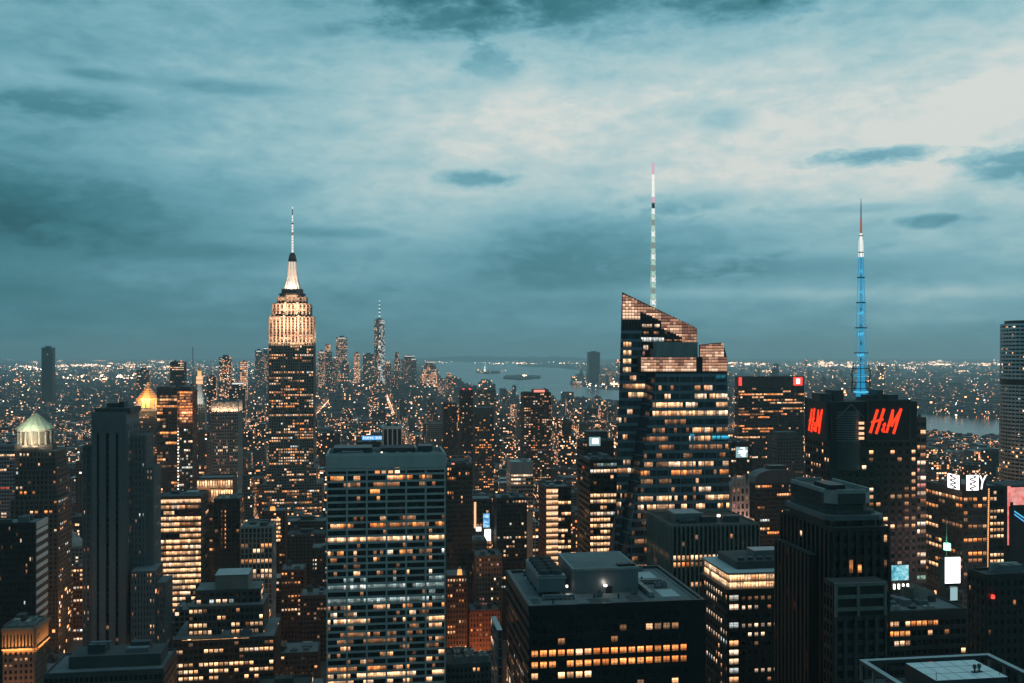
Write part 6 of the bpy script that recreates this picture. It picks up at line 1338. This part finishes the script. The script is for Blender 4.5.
# ================================================================== ordinary blocks of the street grid
kr = [(h[4], h[5], h[6], h[7]) for h in HERO]
def clear(a0, a1, b0, b1):
    for (ha, hb, hc, hd, *_r) in HERO:
        if a0 < hb + 4 and a1 > ha - 4 and b0 < hd + 4 and b1 > hc - 4: return False
    return True
def proj(a, b, z):
    X, Y = world(a, b); return 512 + F * X / Y, HZ + F * (CZ - z) / Y, Y
SKY = [(0, 440), (60, 450), (150, 430), (260, 425), (320, 425), (440, 412), (520, 415), (620, 420), (735, 425), (800, 430), (900, 447), (1024, 452)]
def sky_row(px): return float(np.interp(px, [p[0] for p in SKY], [p[1] for p in SKY]))
AVE0, AVEW = 85.0, 290.0
cand = []
r = random.Random(21)
for kb in range(5, 78):
    b0 = 40 + kb * 84.0
    if b0 > 6300: break
    for ka in range(-16, 22):
        a_l = AVE0 + ka * AVEW + 13; a_r = AVE0 + (ka + 1) * AVEW - 13
        pxl, _, Yl = proj(a_l, b0, 0); pxr, _, Yr = proj(a_r, b0, 0)
        if Yl < 300 or pxr < -60 or pxl > 1084: continue
        for row in range(2):
            y0 = b0 + 9 + row * 34; a = a_l
            while a < a_r - 8:
                w = min(r.uniform(16, 46), a_r - a); d = r.uniform(26, 32)
                px, py, Y = proj(a + w / 2, y0, 0)
                if -40 < px < 1064:
                    X_, Y_ = world(a + w / 2, y0 + 15)
                    base = np.interp(b0, [400, 1200, 2000, 3000, 4600, 5200, 6300], [48, 44, 36, 26, 24, 46, 40])
                    h = base * math.exp(r.gauss(0, .42)) * (1.0 + (r.random() < .10) * r.uniform(.5, 1.6))
                    if not any(in_poly(*world(a + i * w, y0 + j * d)) for i in (0, 1) for j in (0, 1)): cand.append([a, a + w - .6, y0, y0 + d, h, Y, px])
                a += w
keep = []
for c in cand:
    a0, a1, b0, b1, h, Y, px = c
    if not clear(a0, a1, b0, b1): continue
    pl = min(proj(a0, b0, 0)[0], proj(a0, b1, 0)[0]); pr = max(proj(a1, b0, 0)[0], proj(a1, b1, 0)[0])
    lim = sky_row(px)
    if Y > 2200: lim = max(370, 353 + (lim - 353) * 2200 / Y)
    for (hl, hr, hY, hyb) in kr:
        if hY > Y and hl < pr and hr > pl: lim = max(lim, hyb + 2)
    hmax = CZ - (lim - HZ) * Y / F
    if h > hmax: h = hmax * random.Random(int(a0 * 7 + b0)).uniform(.72, 1.0)
    if h < 9: continue
    c[4] = h; keep.append(c)
# what shows: paint every box front to back into a coarse picture
keep.sort(key=lambda c: c[5])
items = [('h', (h[0], h[1], h[2], h[3]), h) for h in HERO]
buf = np.zeros((683, 1024), bool)
evs = [(c[5], 0, c) for c in keep] + [(h[6], 1, h) for h in HERO]
evs.sort(key=lambda e: e[0])
vis = []
for Y, t, c in evs:
    if t: a0, a1, b0, b1 = c[:4]; continue_h = None
    else: a0, a1, b0, b1 = c[:4]
    if t:
        pl, pr, pt, pb = c[4], c[5], None, c[7]
        # landmarks: only the part above what covers them
        hh = HT.get((c[0], c[2])) if False else None
        x0, x1 = int(max(0, pl)), int(min(1023, pr))
        y1 = int(min(682, pb)); y0 = max(0, y1 - 8)
        buf[y0:, x0:x1 + 1] |= True
        continue
    xs_ = [proj(a, b, 0)[0] for a in (a0, a1) for b in (b0, b1)]
    x0, x1 = int(max(0, min(xs_))), int(min(1023, max(xs_)))
    y0 = int(max(0, proj(a0, b1, c[4])[1])); y1 = int(min(682, proj(a0, b0, 0)[1]))
    if x1 < x0 or y0 > 682 or y1 < y0: continue
    sub = buf[y0:y1 + 1, x0:x1 + 1]; n = int((~sub).sum()); sub[:] = True
    if n > 0: vis.append((n, c, x0, x1, y0))
vis.sort(key=lambda v: -v[0])
singles = [v for v in vis if v[1][5] < 3600][:290]; ids = {id(v[1]) for v in singles}
rest = [v[1] for v in vis if id(v[1]) not in ids]

LAND = [(35, 420, 'the green-domed tower'), (112, 420, 'the strip-windowed tower'), (148, 390, 'the gilded pyramid'), (185, 390, 'the orange scaffolding'), (224, 402, 'the pinstriped white-topped tower'), (178, 500, 'the glowing ribbon building'), (256, 528, 'the white gridded building'), (291, 300, 'the floodlit skyscraper'), (386, 456, 'the pale central slab'),
        (467, 391, 'the beacon-topped apartment tower'), (538, 393, 'the blush-roofed apartment tower'), (603, 461, 'the black ribbon-lit tower'), (672, 330, 'the faceted glass tower'), (771, 376, 'the red-cornered black slab'), (865, 402, 'the red-sign tower'), (955, 480, 'the white-logo block'), (1010, 330, 'the round metallic tower'), (610, 600, 'the black flat-roofed block'), (835, 500, 'the ringed masonry tower'), (20, 560, 'the striped black slab'), (225, 600, 'the blank-boxed stepped block')]
WORD = {'brick': 'brown brick', 'stone': 'grey stone', 'dark': 'near-black', 'pale': 'pale grey', 'glass': 'dark glassy'}
ORD = ['first', 'second', 'third', 'fourth', 'fifth', 'sixth', 'seventh', 'eighth', 'ninth', 'tenth', 'eleventh', 'twelfth', 'thirteenth', 'fourteenth', 'fifteenth', 'sixteenth', 'seventeenth', 'eighteenth', 'nineteenth', 'twentieth']
made = []
for n, c, x0, x1, y0 in singles:
    a0, a1, b0, b1, h, Y, px = c; rr = random.Random(int(a0 * 13 + b0 * 7)); w, d = a1 - a0, b1 - b0
    k = rr.choices(['brick', 'stone', 'dark', 'pale', 'glass'], [4, 3, 3, 2, 1.2])[0]; m = CITY[k]; rf = M[rr.choice(['roof', 'roof_dk', 'roof', 'roof_dk', 'roof_pale'])]
    X, Yw = world(a0, b0); o = empty('office_block' if k in ('glass', 'dark') else 'apartment_block', (X, Yw, 0))
    q = MB(); shape = rr.random(); extra = 'flat roof'
    if shape < .38 and h > 22:
        f = rr.uniform(.6, .85); ins = rr.uniform(2.5, 5); q.box(0, w, 0, d, 0, h * f, m, top=rf); q.box(ins, w - ins, ins, d - 1, h * f, h, m, top=rf); extra = 'stepped top'; rx0, rx1, ry0, ry1 = ins, w - ins, ins, d - 1
    elif shape < .5 and h > 30:
        f1, f2 = .6, .82; q.box(0, w, 0, d, 0, h * f1, m, top=rf); q.box(2, w - 2, 3, d, h * f1, h * f2, m, top=rf); q.box(w * .25, w * .75, 6, d - 3, h * f2, h, m, top=rf); extra = 'twice-stepped top'; rx0, rx1, ry0, ry1 = w * .25, w * .75, 6, d - 3
    elif shape < .62:
        q.box(0, w * .36, 0, d, 0, h, m, top=rf); q.box(w * .36, w, d * .35, d, 0, h * .93, m, top=rf); extra = 'notched front'; rx0, rx1, ry0, ry1 = 0, w * .36, 0, d
    else: q.box(0, w, 0, d, 0, h, m, top=rf); rx0, rx1, ry0, ry1 = 0, w, 0, d
    e = .35
    for aa in ((rx0, rx1, ry0, ry0 + e), (rx0, rx1, ry1 - e, ry1), (rx0, rx0 + e, ry0 + e, ry1 - e), (rx1 - e, rx1, ry0 + e, ry1 - e)): q.box(*aa, h + .005, h + 1.0, M['stone_dk'] if k != 'pale' else M['concrete'])
    q.build('wall', o)
    cx, cy = (rx0 + rx1) / 2, (ry0 + ry1) / 2; tk = rr.random() < .45 and k in ('brick', 'stone') and Y < 2200
    q = MB(); bw = (rx1 - rx0) * .18; q.box(cx - bw, cx + bw * .9, cy - 2.5, cy + 4, h, h + rr.uniform(2.5, 5), M['stone_dk' if k != 'pale' else 'concrete'], top=rf); q.build('bulkhead', o)
    if tk:
        q = MB(); tx = rx0 + (rx1 - rx0) * .18 + 1; ty = cy; q.frustum(tx, ty, 2, 1.9, h + 2.5, h + 6.3, M['tank'], 10); q.frustum(tx, ty, 2.2, .05, h + 6.3, h + 8, M['roof_dk'], 10)
        for dx, dy in ((-1, -1), (1, -1), (1, 1), (-1, 1)): q.bar((tx + dx * 1.2, ty + dy * 1.2, h), (tx + dx * 1.2, ty + dy * 1.2, h + 2.6), .14, M['steel_dk'])
        q.build('water_tank', o)
    if Y < 1500:
        for t in range(rr.randint(1, 3)):
            q = MB(); ux = rx0 + 1 + rr.random() * max(1, rx1 - rx0 - 5); uy = ry0 + 1 + rr.random() * 4; q.box(ux, ux + rr.uniform(1.5, 3.5), uy, uy + rr.uniform(1.5, 3), h, h + rr.uniform(1, 2.2), M[rr.choice(['steel', 'roof', 'steel_dk'])]); q.build('roof_unit', o)
    typ = 'tower' if h > 75 else 'high-rise' if h > 48 else 'block' if h > 24 else 'low block'
    L_ = min(LAND, key=lambda L: abs(L[0] - (x0 + x1) / 2) + .6 * abs(L[1] + 60 - y0))
    made.append([o, f'{WORD[k]} {typ} with {extra}' + (' and tank' if tk else ''), ('left of' if (x0 + x1) / 2 < L_[0] else 'right of') + ' ' + L_[2], Y])
by = {}
for m_ in made: by.setdefault((m_[1], m_[2]), []).append(m_)
for (s1, s2), L in by.items():
    L.sort(key=lambda m_: m_[3])
    for i, m_ in enumerate(L):
        lab = f'{s1} {s2}' + ('' if len(L) == 1 else f', {"nearest" if i == 0 else ORD[min(i, 19)] + "-nearest"} such')
        tag(m_[0], lab, 'building', 'ordinary city blocks')

# the rest of the blocks: more than anybody could count
def mass(name, boxes, m, roofs):
    q = MB(); rr = random.Random(5)
    for (a0, a1, b0, b1, h) in boxes:
        rf = M[rr.choice(roofs)]; q.box(a0, a1, b0, b1, 0, h, m[rr.randrange(len(m))], top=rf)
        if rr.random() < .5:
            w, d = a1 - a0, b1 - b0; q.box(a0 + w * .3, a0 + w * .6, b0 + d * .3, b0 + d * .6, h, h + rr.uniform(2.5, 6), M['stone_dk'])
    o = q.build(name, rot=(0, 0, TH)); kind(o, 'stuff'); return o
mass('city_blocks', [c[:5] for c in rest if c[5] < 3200], list(CITY.values())[:4], ['roof', 'roof_dk', 'roof_dk', 'roof_pale'])
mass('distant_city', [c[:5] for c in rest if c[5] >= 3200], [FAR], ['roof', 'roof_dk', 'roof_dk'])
# beyond the rivers
rr = random.Random(9); boxes = []
def far_fill(n, pxr, pyr, hr, wr):
    k = 0
    while k < n:
        px, py = rr.uniform(*pxr), rr.uniform(*pyr); x, y = gpt(px, py)
        if in_poly(x, y) or (px > 440 and px < 640 and y < 9000 and py > 390): k += .2; continue
        a, b = grid(x, y); w, d = rr.uniform(*wr), rr.uniform(*wr); h = rr.uniform(*hr) * (1 if rr.random() < .93 else 2.2)
        boxes.append((a, a + w, b, b + d, h)); k += 1
far_fill(2600, (-60, 440), (362.5, 395), (8, 26), (25, 80))
far_fill(1500, (-60, 300), (370, 410), (12, 34), (22, 60))
far_fill(2600, (560, 1100), (363, 418), (8, 28), (25, 80))
far_fill(160, (560, 900), (372, 405), (40, 90), (22, 36))
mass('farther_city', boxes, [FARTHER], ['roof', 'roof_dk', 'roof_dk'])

# lights of streets, yards and stadiums in the far distance
dots = MB(); rr = random.Random(77)
DCF = [mat_emit('far_light_' + n_, c, s * 2.6) for n_, c, s in (('warm', (1, .56, .30), 3.2), ('amber', (1, .40, .16), 2.6), ('white', (1, .80, .60), 3.6), ('cool', (.7, .92, 1), 2.0), ('red', (1, .08, .05), 1.2))]
DC = [mat_emit('street_light_' + n_, c, s) for n_, c, s in (('warm', (1, .50, .22), 3.2), ('amber', (1, .36, .12), 2.6), ('white', (1, .80, .58), 4.0), ('cool', (.7, .92, 1), 2.4), ('red', (1, .08, .05), 2.2))]
def octa(x, y, z, s, m):
    b = len(dots.v); dots.v += [(x - s, y, z), (x + s, y, z), (x, y - s, z), (x, y + s, z), (x, y, z - s), (x, y, z + s)]; k = dots.mat(m)
    for f in ((0, 2, 5), (2, 1, 5), (1, 3, 5), (3, 0, 5), (2, 0, 4), (1, 2, 4), (3, 1, 4), (0, 3, 4)): dots.f.append(tuple(b + i for i in f)); dots.mi.append(k); dots.uv.append([(0, 0)] * 3)
def lights(n, pxr, pyr, size=(.3, .8), wts=(6, 4, 2.2, .7, .25), z=(4, 24), water=False, mode='u'):
    """lights gather in knots: yards, stations, shopping streets"""
    k = 0; cxp = cyp = 0.0; left = 0; sx_ = 1.0
    while k < n:
        if left <= 0:
            left = rr.choice((1, 2, 3, 6, 10, 18)); cxp = rr.uniform(*pxr); cyp = rr.uniform(*pyr) if mode == 'u' else min(max(rr.gauss((pyr[0] + pyr[1]) / 2, (pyr[1] - pyr[0]) / 4), 356.5), 440); sx_ = rr.choice((1.5, 4, 9))
        left -= 1; k += 1
        px = cxp + rr.gauss(0, sx_); py = max(cyp + rr.gauss(0, .12 * sx_ if cyp > 370 else .25), 357.2)
        x, y = gpt(px, py)
        if in_poly(x, y) and not water: continue
        octa(x, y, rr.uniform(*z), rr.uniform(*size) * .5 * y / F, rr.choices(DCF, wts)[0])
lights(500, (-20, 440), (360, 372), (.35, .8)); lights(600, (-20, 440), (368, 412), (.3, .8))
lights(260, (10, 150), (364.5, 368.5), (.5, 1.2), (4, 2, 6, .4, .1), mode='g'); lights(260, (70, 145), (376, 384), (.6, 1.5), (5, 2, 6, .3, .1), mode='g'); lights(70, (20, 60), (369, 372), (.6, 1.3), (3, 1, 6, .4, .1))
lights(500, (60, 260), (361, 376), (.35, .9)); lights(120, (440, 620), (362.3, 365.0), (.35, .85), (4, 2, 6, 1, .1), mode='g', water=True); lights(60, (440, 620), (357.5, 361), (.3, .6), water=True)
lights(520, (690, 1030), (362.3, 366.8), (.5, 1.15), (6, 3, 5, .4, .1), mode='g', water=False); lights(420, (690, 1030), (361, 370), (.35, .9), (5, 3, 4, .6, .1))
lights(620, (600, 1040), (368, 416), (.3, .85), (5, 3, 5, 1.4, .3)); lights(90, (905, 1005), (409, 417), (.6, 1.3), (5, 4, 2, .1, .6)); lights(90, (560, 620), (378, 388), (.6, 1.5), (5, 2, 6, .6, .1)); lights(14, (500, 545), (376.4, 378.8), (.5, 1.2), (5, 2, 5, .3, .5), water=True, z=(14, 26))
lights(10, (478, 500), (371.8, 373.4), (.4, .8), water=True, z=(14, 22)); lights(60, (600, 640), (386, 391), (.5, 1.1))
kind(dots.build('far_lights'), 'stuff')
# lamps along the avenues and streets, one unbroken run of small lights
dots = MB(); rr = random.Random(5)
for ka in range(-14, 18):
    a = AVE0 + ka * AVEW
    b = 420
    while b < 6200:
        for s_ in (-10, 10):
            X, Y = world(a + s_, b + rr.uniform(-4, 4))
            if Y > 300 and abs(X / Y) < .6 and not in_poly(X, Y): octa(X, Y, 9 + rr.uniform(-1, 2), min(2.6, .5 + .35 * Y / F), rr.choices(DC, (5, 5, 3, .4, .2))[0])
        for _ in range(3):
            X, Y = world(a + rr.uniform(-8, 8), b + rr.uniform(0, 30))
            if Y > 300 and abs(X / Y) < .6 and not in_poly(X, Y): octa(X, Y, 1.2, min(1.6, .45 + .22 * Y / F), rr.choices(DC, (3, 2, 4, .5, 3))[0])
        b += 30
for kb in range(6, 74):
    b = 40 + kb * 84.0; a = -1900
    while a < 2600:
        X, Y = world(a, b + rr.uniform(-6, 6))
        if Y > 300 and abs(X / Y) < .58 and not in_poly(X, Y) and rr.random() < .7: octa(X, Y, 8, min(2.4, .5 + .3 * Y / F), rr.choices(DC, (5, 5, 3, .6, .2))[0])
        a += 34
kind(dots.build('street_lights'), 'stuff')
# glow of the avenues
for (a, b, p) in [(85, 700, 30000), (85, 800, 42000), (85, 920, 36000), (85, 1060, 36000), (-205, 820, 30000), (-205, 960, 36000), (-205, 1120, 36000), (-495, 900, 26000), (-495, 1100, 30000), (375, 760, 30000), (375, 900, 36000), (85, 1400, 40000), (-205, 1500, 40000), (375, 1300, 40000), (665, 1000, 40000)]:
    l = bpy.data.lights.new('street_glow', 'POINT'); l.energy = p * 4; l.color = (1, .38, .13); l.shadow_soft_size = 4
    o = bpy.data.objects.new('street_glow', l); COL.objects.link(o); X, Y = world(a, b); o.location = (X, Y, 11)

# ================================================================== air, sky, sun, camera
hm = bpy.data.materials.new('haze'); hm.use_nodes = True; nt = hm.node_tree; nt.nodes.clear(); out = nt.nodes.new('ShaderNodeOutputMaterial')
pv = nt.nodes.new('ShaderNodeVolumePrincipled'); pv.inputs['Color'].default_value = (.80, .97, 1.0, 1); pv.inputs['Density'].default_value = 5.5e-5; pv.inputs['Anisotropy'].default_value = .5
nt.links.new(pv.outputs[0], out.inputs['Volume'])
q = MB(); q.box(-46000, 46000, -3500, 46000, -1, 640, hm, bottom=True); hz_ = q.build('haze'); kind(hz_, 'stuff')

w = bpy.data.worlds.new('World'); scene.world = w; w.use_nodes = True; nt = w.node_tree; nt.nodes.clear(); g = NG(nt)
out = nt.nodes.new('ShaderNodeOutputWorld'); bg = nt.nodes.new('ShaderNodeBackground'); nt.links.new(bg.outputs[0], out.inputs[0])
SUN_EL, SUN_AZ = R(3.0), R(72)
sky = nt.nodes.new('ShaderNodeTexSky'); sky.sky_type = 'NISHITA'; sky.sun_disc = False; sky.sun_elevation = SUN_EL; sky.sun_rotation = SUN_AZ; sky.altitude = 200; sky.air_density = 1.2; sky.dust_density = 2.0; sky.ozone_density = 2.5
d = g.n('ShaderNodeTexCoord').outputs['Generated']
sx = g.n('ShaderNodeSeparateXYZ'); g.put(sx.inputs[0], d); dx, dy, dz = sx.outputs
az = g.m('ARCTAN2', dx, dy); el = g.m('ARCSINE', dz)
den = g.m('ADD', g.m('MAXIMUM', dz, 0.0), .11)
pl = g.comb(g.m('DIVIDE', dx, den), g.m('DIVIDE', dy, den), 0)
def gauss(a0, e0, sa, se):
    a0, e0 = (a0 - 512) / F, (HZ - e0) / F
    A = g.m('DIVIDE', g.m('SUBTRACT', az, a0), sa / F); E = g.m('DIVIDE', g.m('SUBTRACT', el, e0), se / F)
    return g.m('EXPONENT', g.m('MULTIPLY', g.m('ADD', g.m('MULTIPLY', A, A), g.m('MULTIPLY', E, E)), -1.0))
def wsum(terms):
    s = None
    for wt, v in terms:
        t = g.m('MULTIPLY', v, wt); s = t if s is None else g.m('ADD', s, t)
    return s
nB = g.noise(g.vm('ADD', pl, (13, 5, 0)), 1.3, 7, .58, .15)
cyl = g.comb(g.m('MULTIPLY', az, 4.0), g.m('MULTIPLY', el, 10.0), 1.0)
nC = g.noise(cyl, 1.3, 7, .56, .25)
nE = g.noise(g.vm('ADD', cyl, (3.3, 1.2, 5)), 3.4, 9, .6, .2)
nF = g.noise(g.vm('ADD', g.vm('MULTIPLY', cyl, (1.5, 1.5, 1)), (9.1, 2.2, 3)), 5.0, 9, .62, .3)
level = wsum([(.25, gauss(1773, 260, 420, 200)), (.24, gauss(500, 135, 270, 85)), (.24, gauss(940, 145, 230, 72)), (.12, gauss(760, 195, 160, 45)), (.10, gauss(420, 215, 150, 40)), (-.20, gauss(-40, 260, 280, 100)), (.20, gauss(930, 298, 200, 9)), (.12, gauss(700, 294, 130, 6)), (.10, gauss(960, 322, 160, 6)), (.08, gauss(930, 255, 150, 14)), (.07, gauss(240, 275, 140, 9)), (-.10, gauss(560, 240, 80, 50))])
def bank(a0, e0, sa, se, depth, k=2.6):
    """one bank of darker cloud with a ragged edge"""
    near = gauss(a0, e0, sa * 1.45, se * 1.6)
    rag = g.m('ADD', g.m('MULTIPLY', g.m('SUBTRACT', nF, .5), k), g.m('MULTIPLY', g.m('SUBTRACT', nE, .5), 2.2))
    t = g.m('ADD', gauss(a0, e0, sa, se), g.m('MULTIPLY', near, rag))
    return (-depth, g.m('MULTIPLY', g.m('SUBTRACT', t, .22), 1.5, clamp=True))
banks = wsum([bank(560, -14, 300, 66, .44, 1.4), bank(470, 22, 100, 24, .20, 1.6), bank(830, 0, 190, 34, .22, 1.2), bank(10, 222, 200, 42, .28, 2.0), bank(985, -12, 170, 50, .30, 1.6), bank(80, 133, 85, 15, .25), bank(490, 72, 34, 20, .20), bank(478, 181, 40, 9, .34), bank(852, 171, 62, 9, .42), bank(995, 186, 62, 18, .42), bank(912, 232, 36, 6, .32), bank(330, 236, 60, 6, .15),
              bank(610, 255, 160, 46, .22), bank(235, 104, 60, 7, .17), bank(120, 103, 30, 5, .16), bank(720, 128, 26, 12, .16), bank(690, 205, 60, 12, .16), bank(800, 270, 120, 12, .10), bank(200, 255, 140, 10, .09), bank(320, 47, 24, 8, .12), bank(840, 218, 70, 5, .14)])
v = wsum([(1.0, level), (1.0, banks), (.20, g.m('SUBTRACT', nB, .5)), (.24, g.m('SUBTRACT', nC, .5)), (.36, g.m('SUBTRACT', nE, .5)), (.26, g.m('SUBTRACT', nF, .5))])
low = g.m('SUBTRACT', 1.0, g.m('MULTIPLY', g.m('ABSOLUTE', el), 5.6), clamp=True)              # the deck is seen edge-on near the horizon
v = g.m('ADD', g.m('ADD', v, .68), g.m('MULTIPLY', low, -.24))
side = g.m('MULTIPLY', az, .16); v = g.m('ADD', v, g.m('MAXIMUM', g.m('MINIMUM', side, .10), -.12))
back = g.m('MULTIPLY', g.m('MAXIMUM', g.m('SUBTRACT', .45, g.m('COSINE', az)), 0.0), -.55); v = g.m('ADD', v, g.m('MULTIPLY', back, g.m('SUBTRACT', 1.0, g.m('MAXIMUM', dz, 0.0))))
cloud = g.ramp(v, [(0.0, (.013, .080, .108)), (.2, (.042, .185, .226)), (.38, (.078, .255, .312)), (.52, (.140, .362, .440)), (.66, (.222, .468, .548)), (.80, (.375, .600, .645)), (.91, (.555, .695, .700)), (1.0, (.75, .785, .745))])
lift = g.vm('SCALE', cloud); g.put(lift.node.inputs[3], 10.0)
mixd = g.mix(.93, sky.outputs[0], lift)
g.put(bg.inputs[0], mixd); bg.inputs[1].default_value = 0.10

sl = bpy.data.lights.new('Sun', 'SUN'); sl.energy = .12; sl.angle = R(12); sl.color = (1, .78, .62)
so = bpy.data.objects.new('Sun', sl); COL.objects.link(so); sd = Vector((math.sin(SUN_AZ) * math.cos(SUN_EL), math.cos(SUN_AZ) * math.cos(SUN_EL), math.sin(SUN_EL)))
so.rotation_euler = (-sd).to_track_quat('-Z', 'Y').to_euler(); so.location = (0, 0, 500)

cam = bpy.data.cameras.new('Camera'); co = bpy.data.objects.new('Camera', cam); COL.objects.link(co); scene.camera = co
for o_ in scene.objects:
    if o_.type == 'LIGHT' and o_.data.type != 'SUN': o_.data.volume_factor = 0.0     # the lamps' own beams do not show in air this clear
co.location = (0, 0, CZ); co.rotation_euler = (R(90), 0, 0); cam.sensor_width = 36; cam.lens = 36 * F / 1024; cam.shift_y = (HZ - 341.5) / 1024; cam.clip_start = 1; cam.clip_end = 300000
vs = scene.view_settings; scene.display_settings.display_device = 'sRGB'; vs.view_transform = 'Standard'; vs.look = 'None'; vs.gamma = 1; vs.exposure = 0; vs.use_curve_mapping = False
cy = scene.cycles; cy.max_bounces = 5; cy.diffuse_bounces = 2; cy.glossy_bounces = 3; cy.volume_bounces = 1; cy.transmission_bounces = 2; cy.use_denoising = True; cy.sample_clamp_indirect = .6; cy.sample_clamp_direct = 0
cy.caustics_reflective = False; cy.caustics_refractive = False
print('singles', len(singles), 'rest', len(rest), 'objects', len(scene.objects))
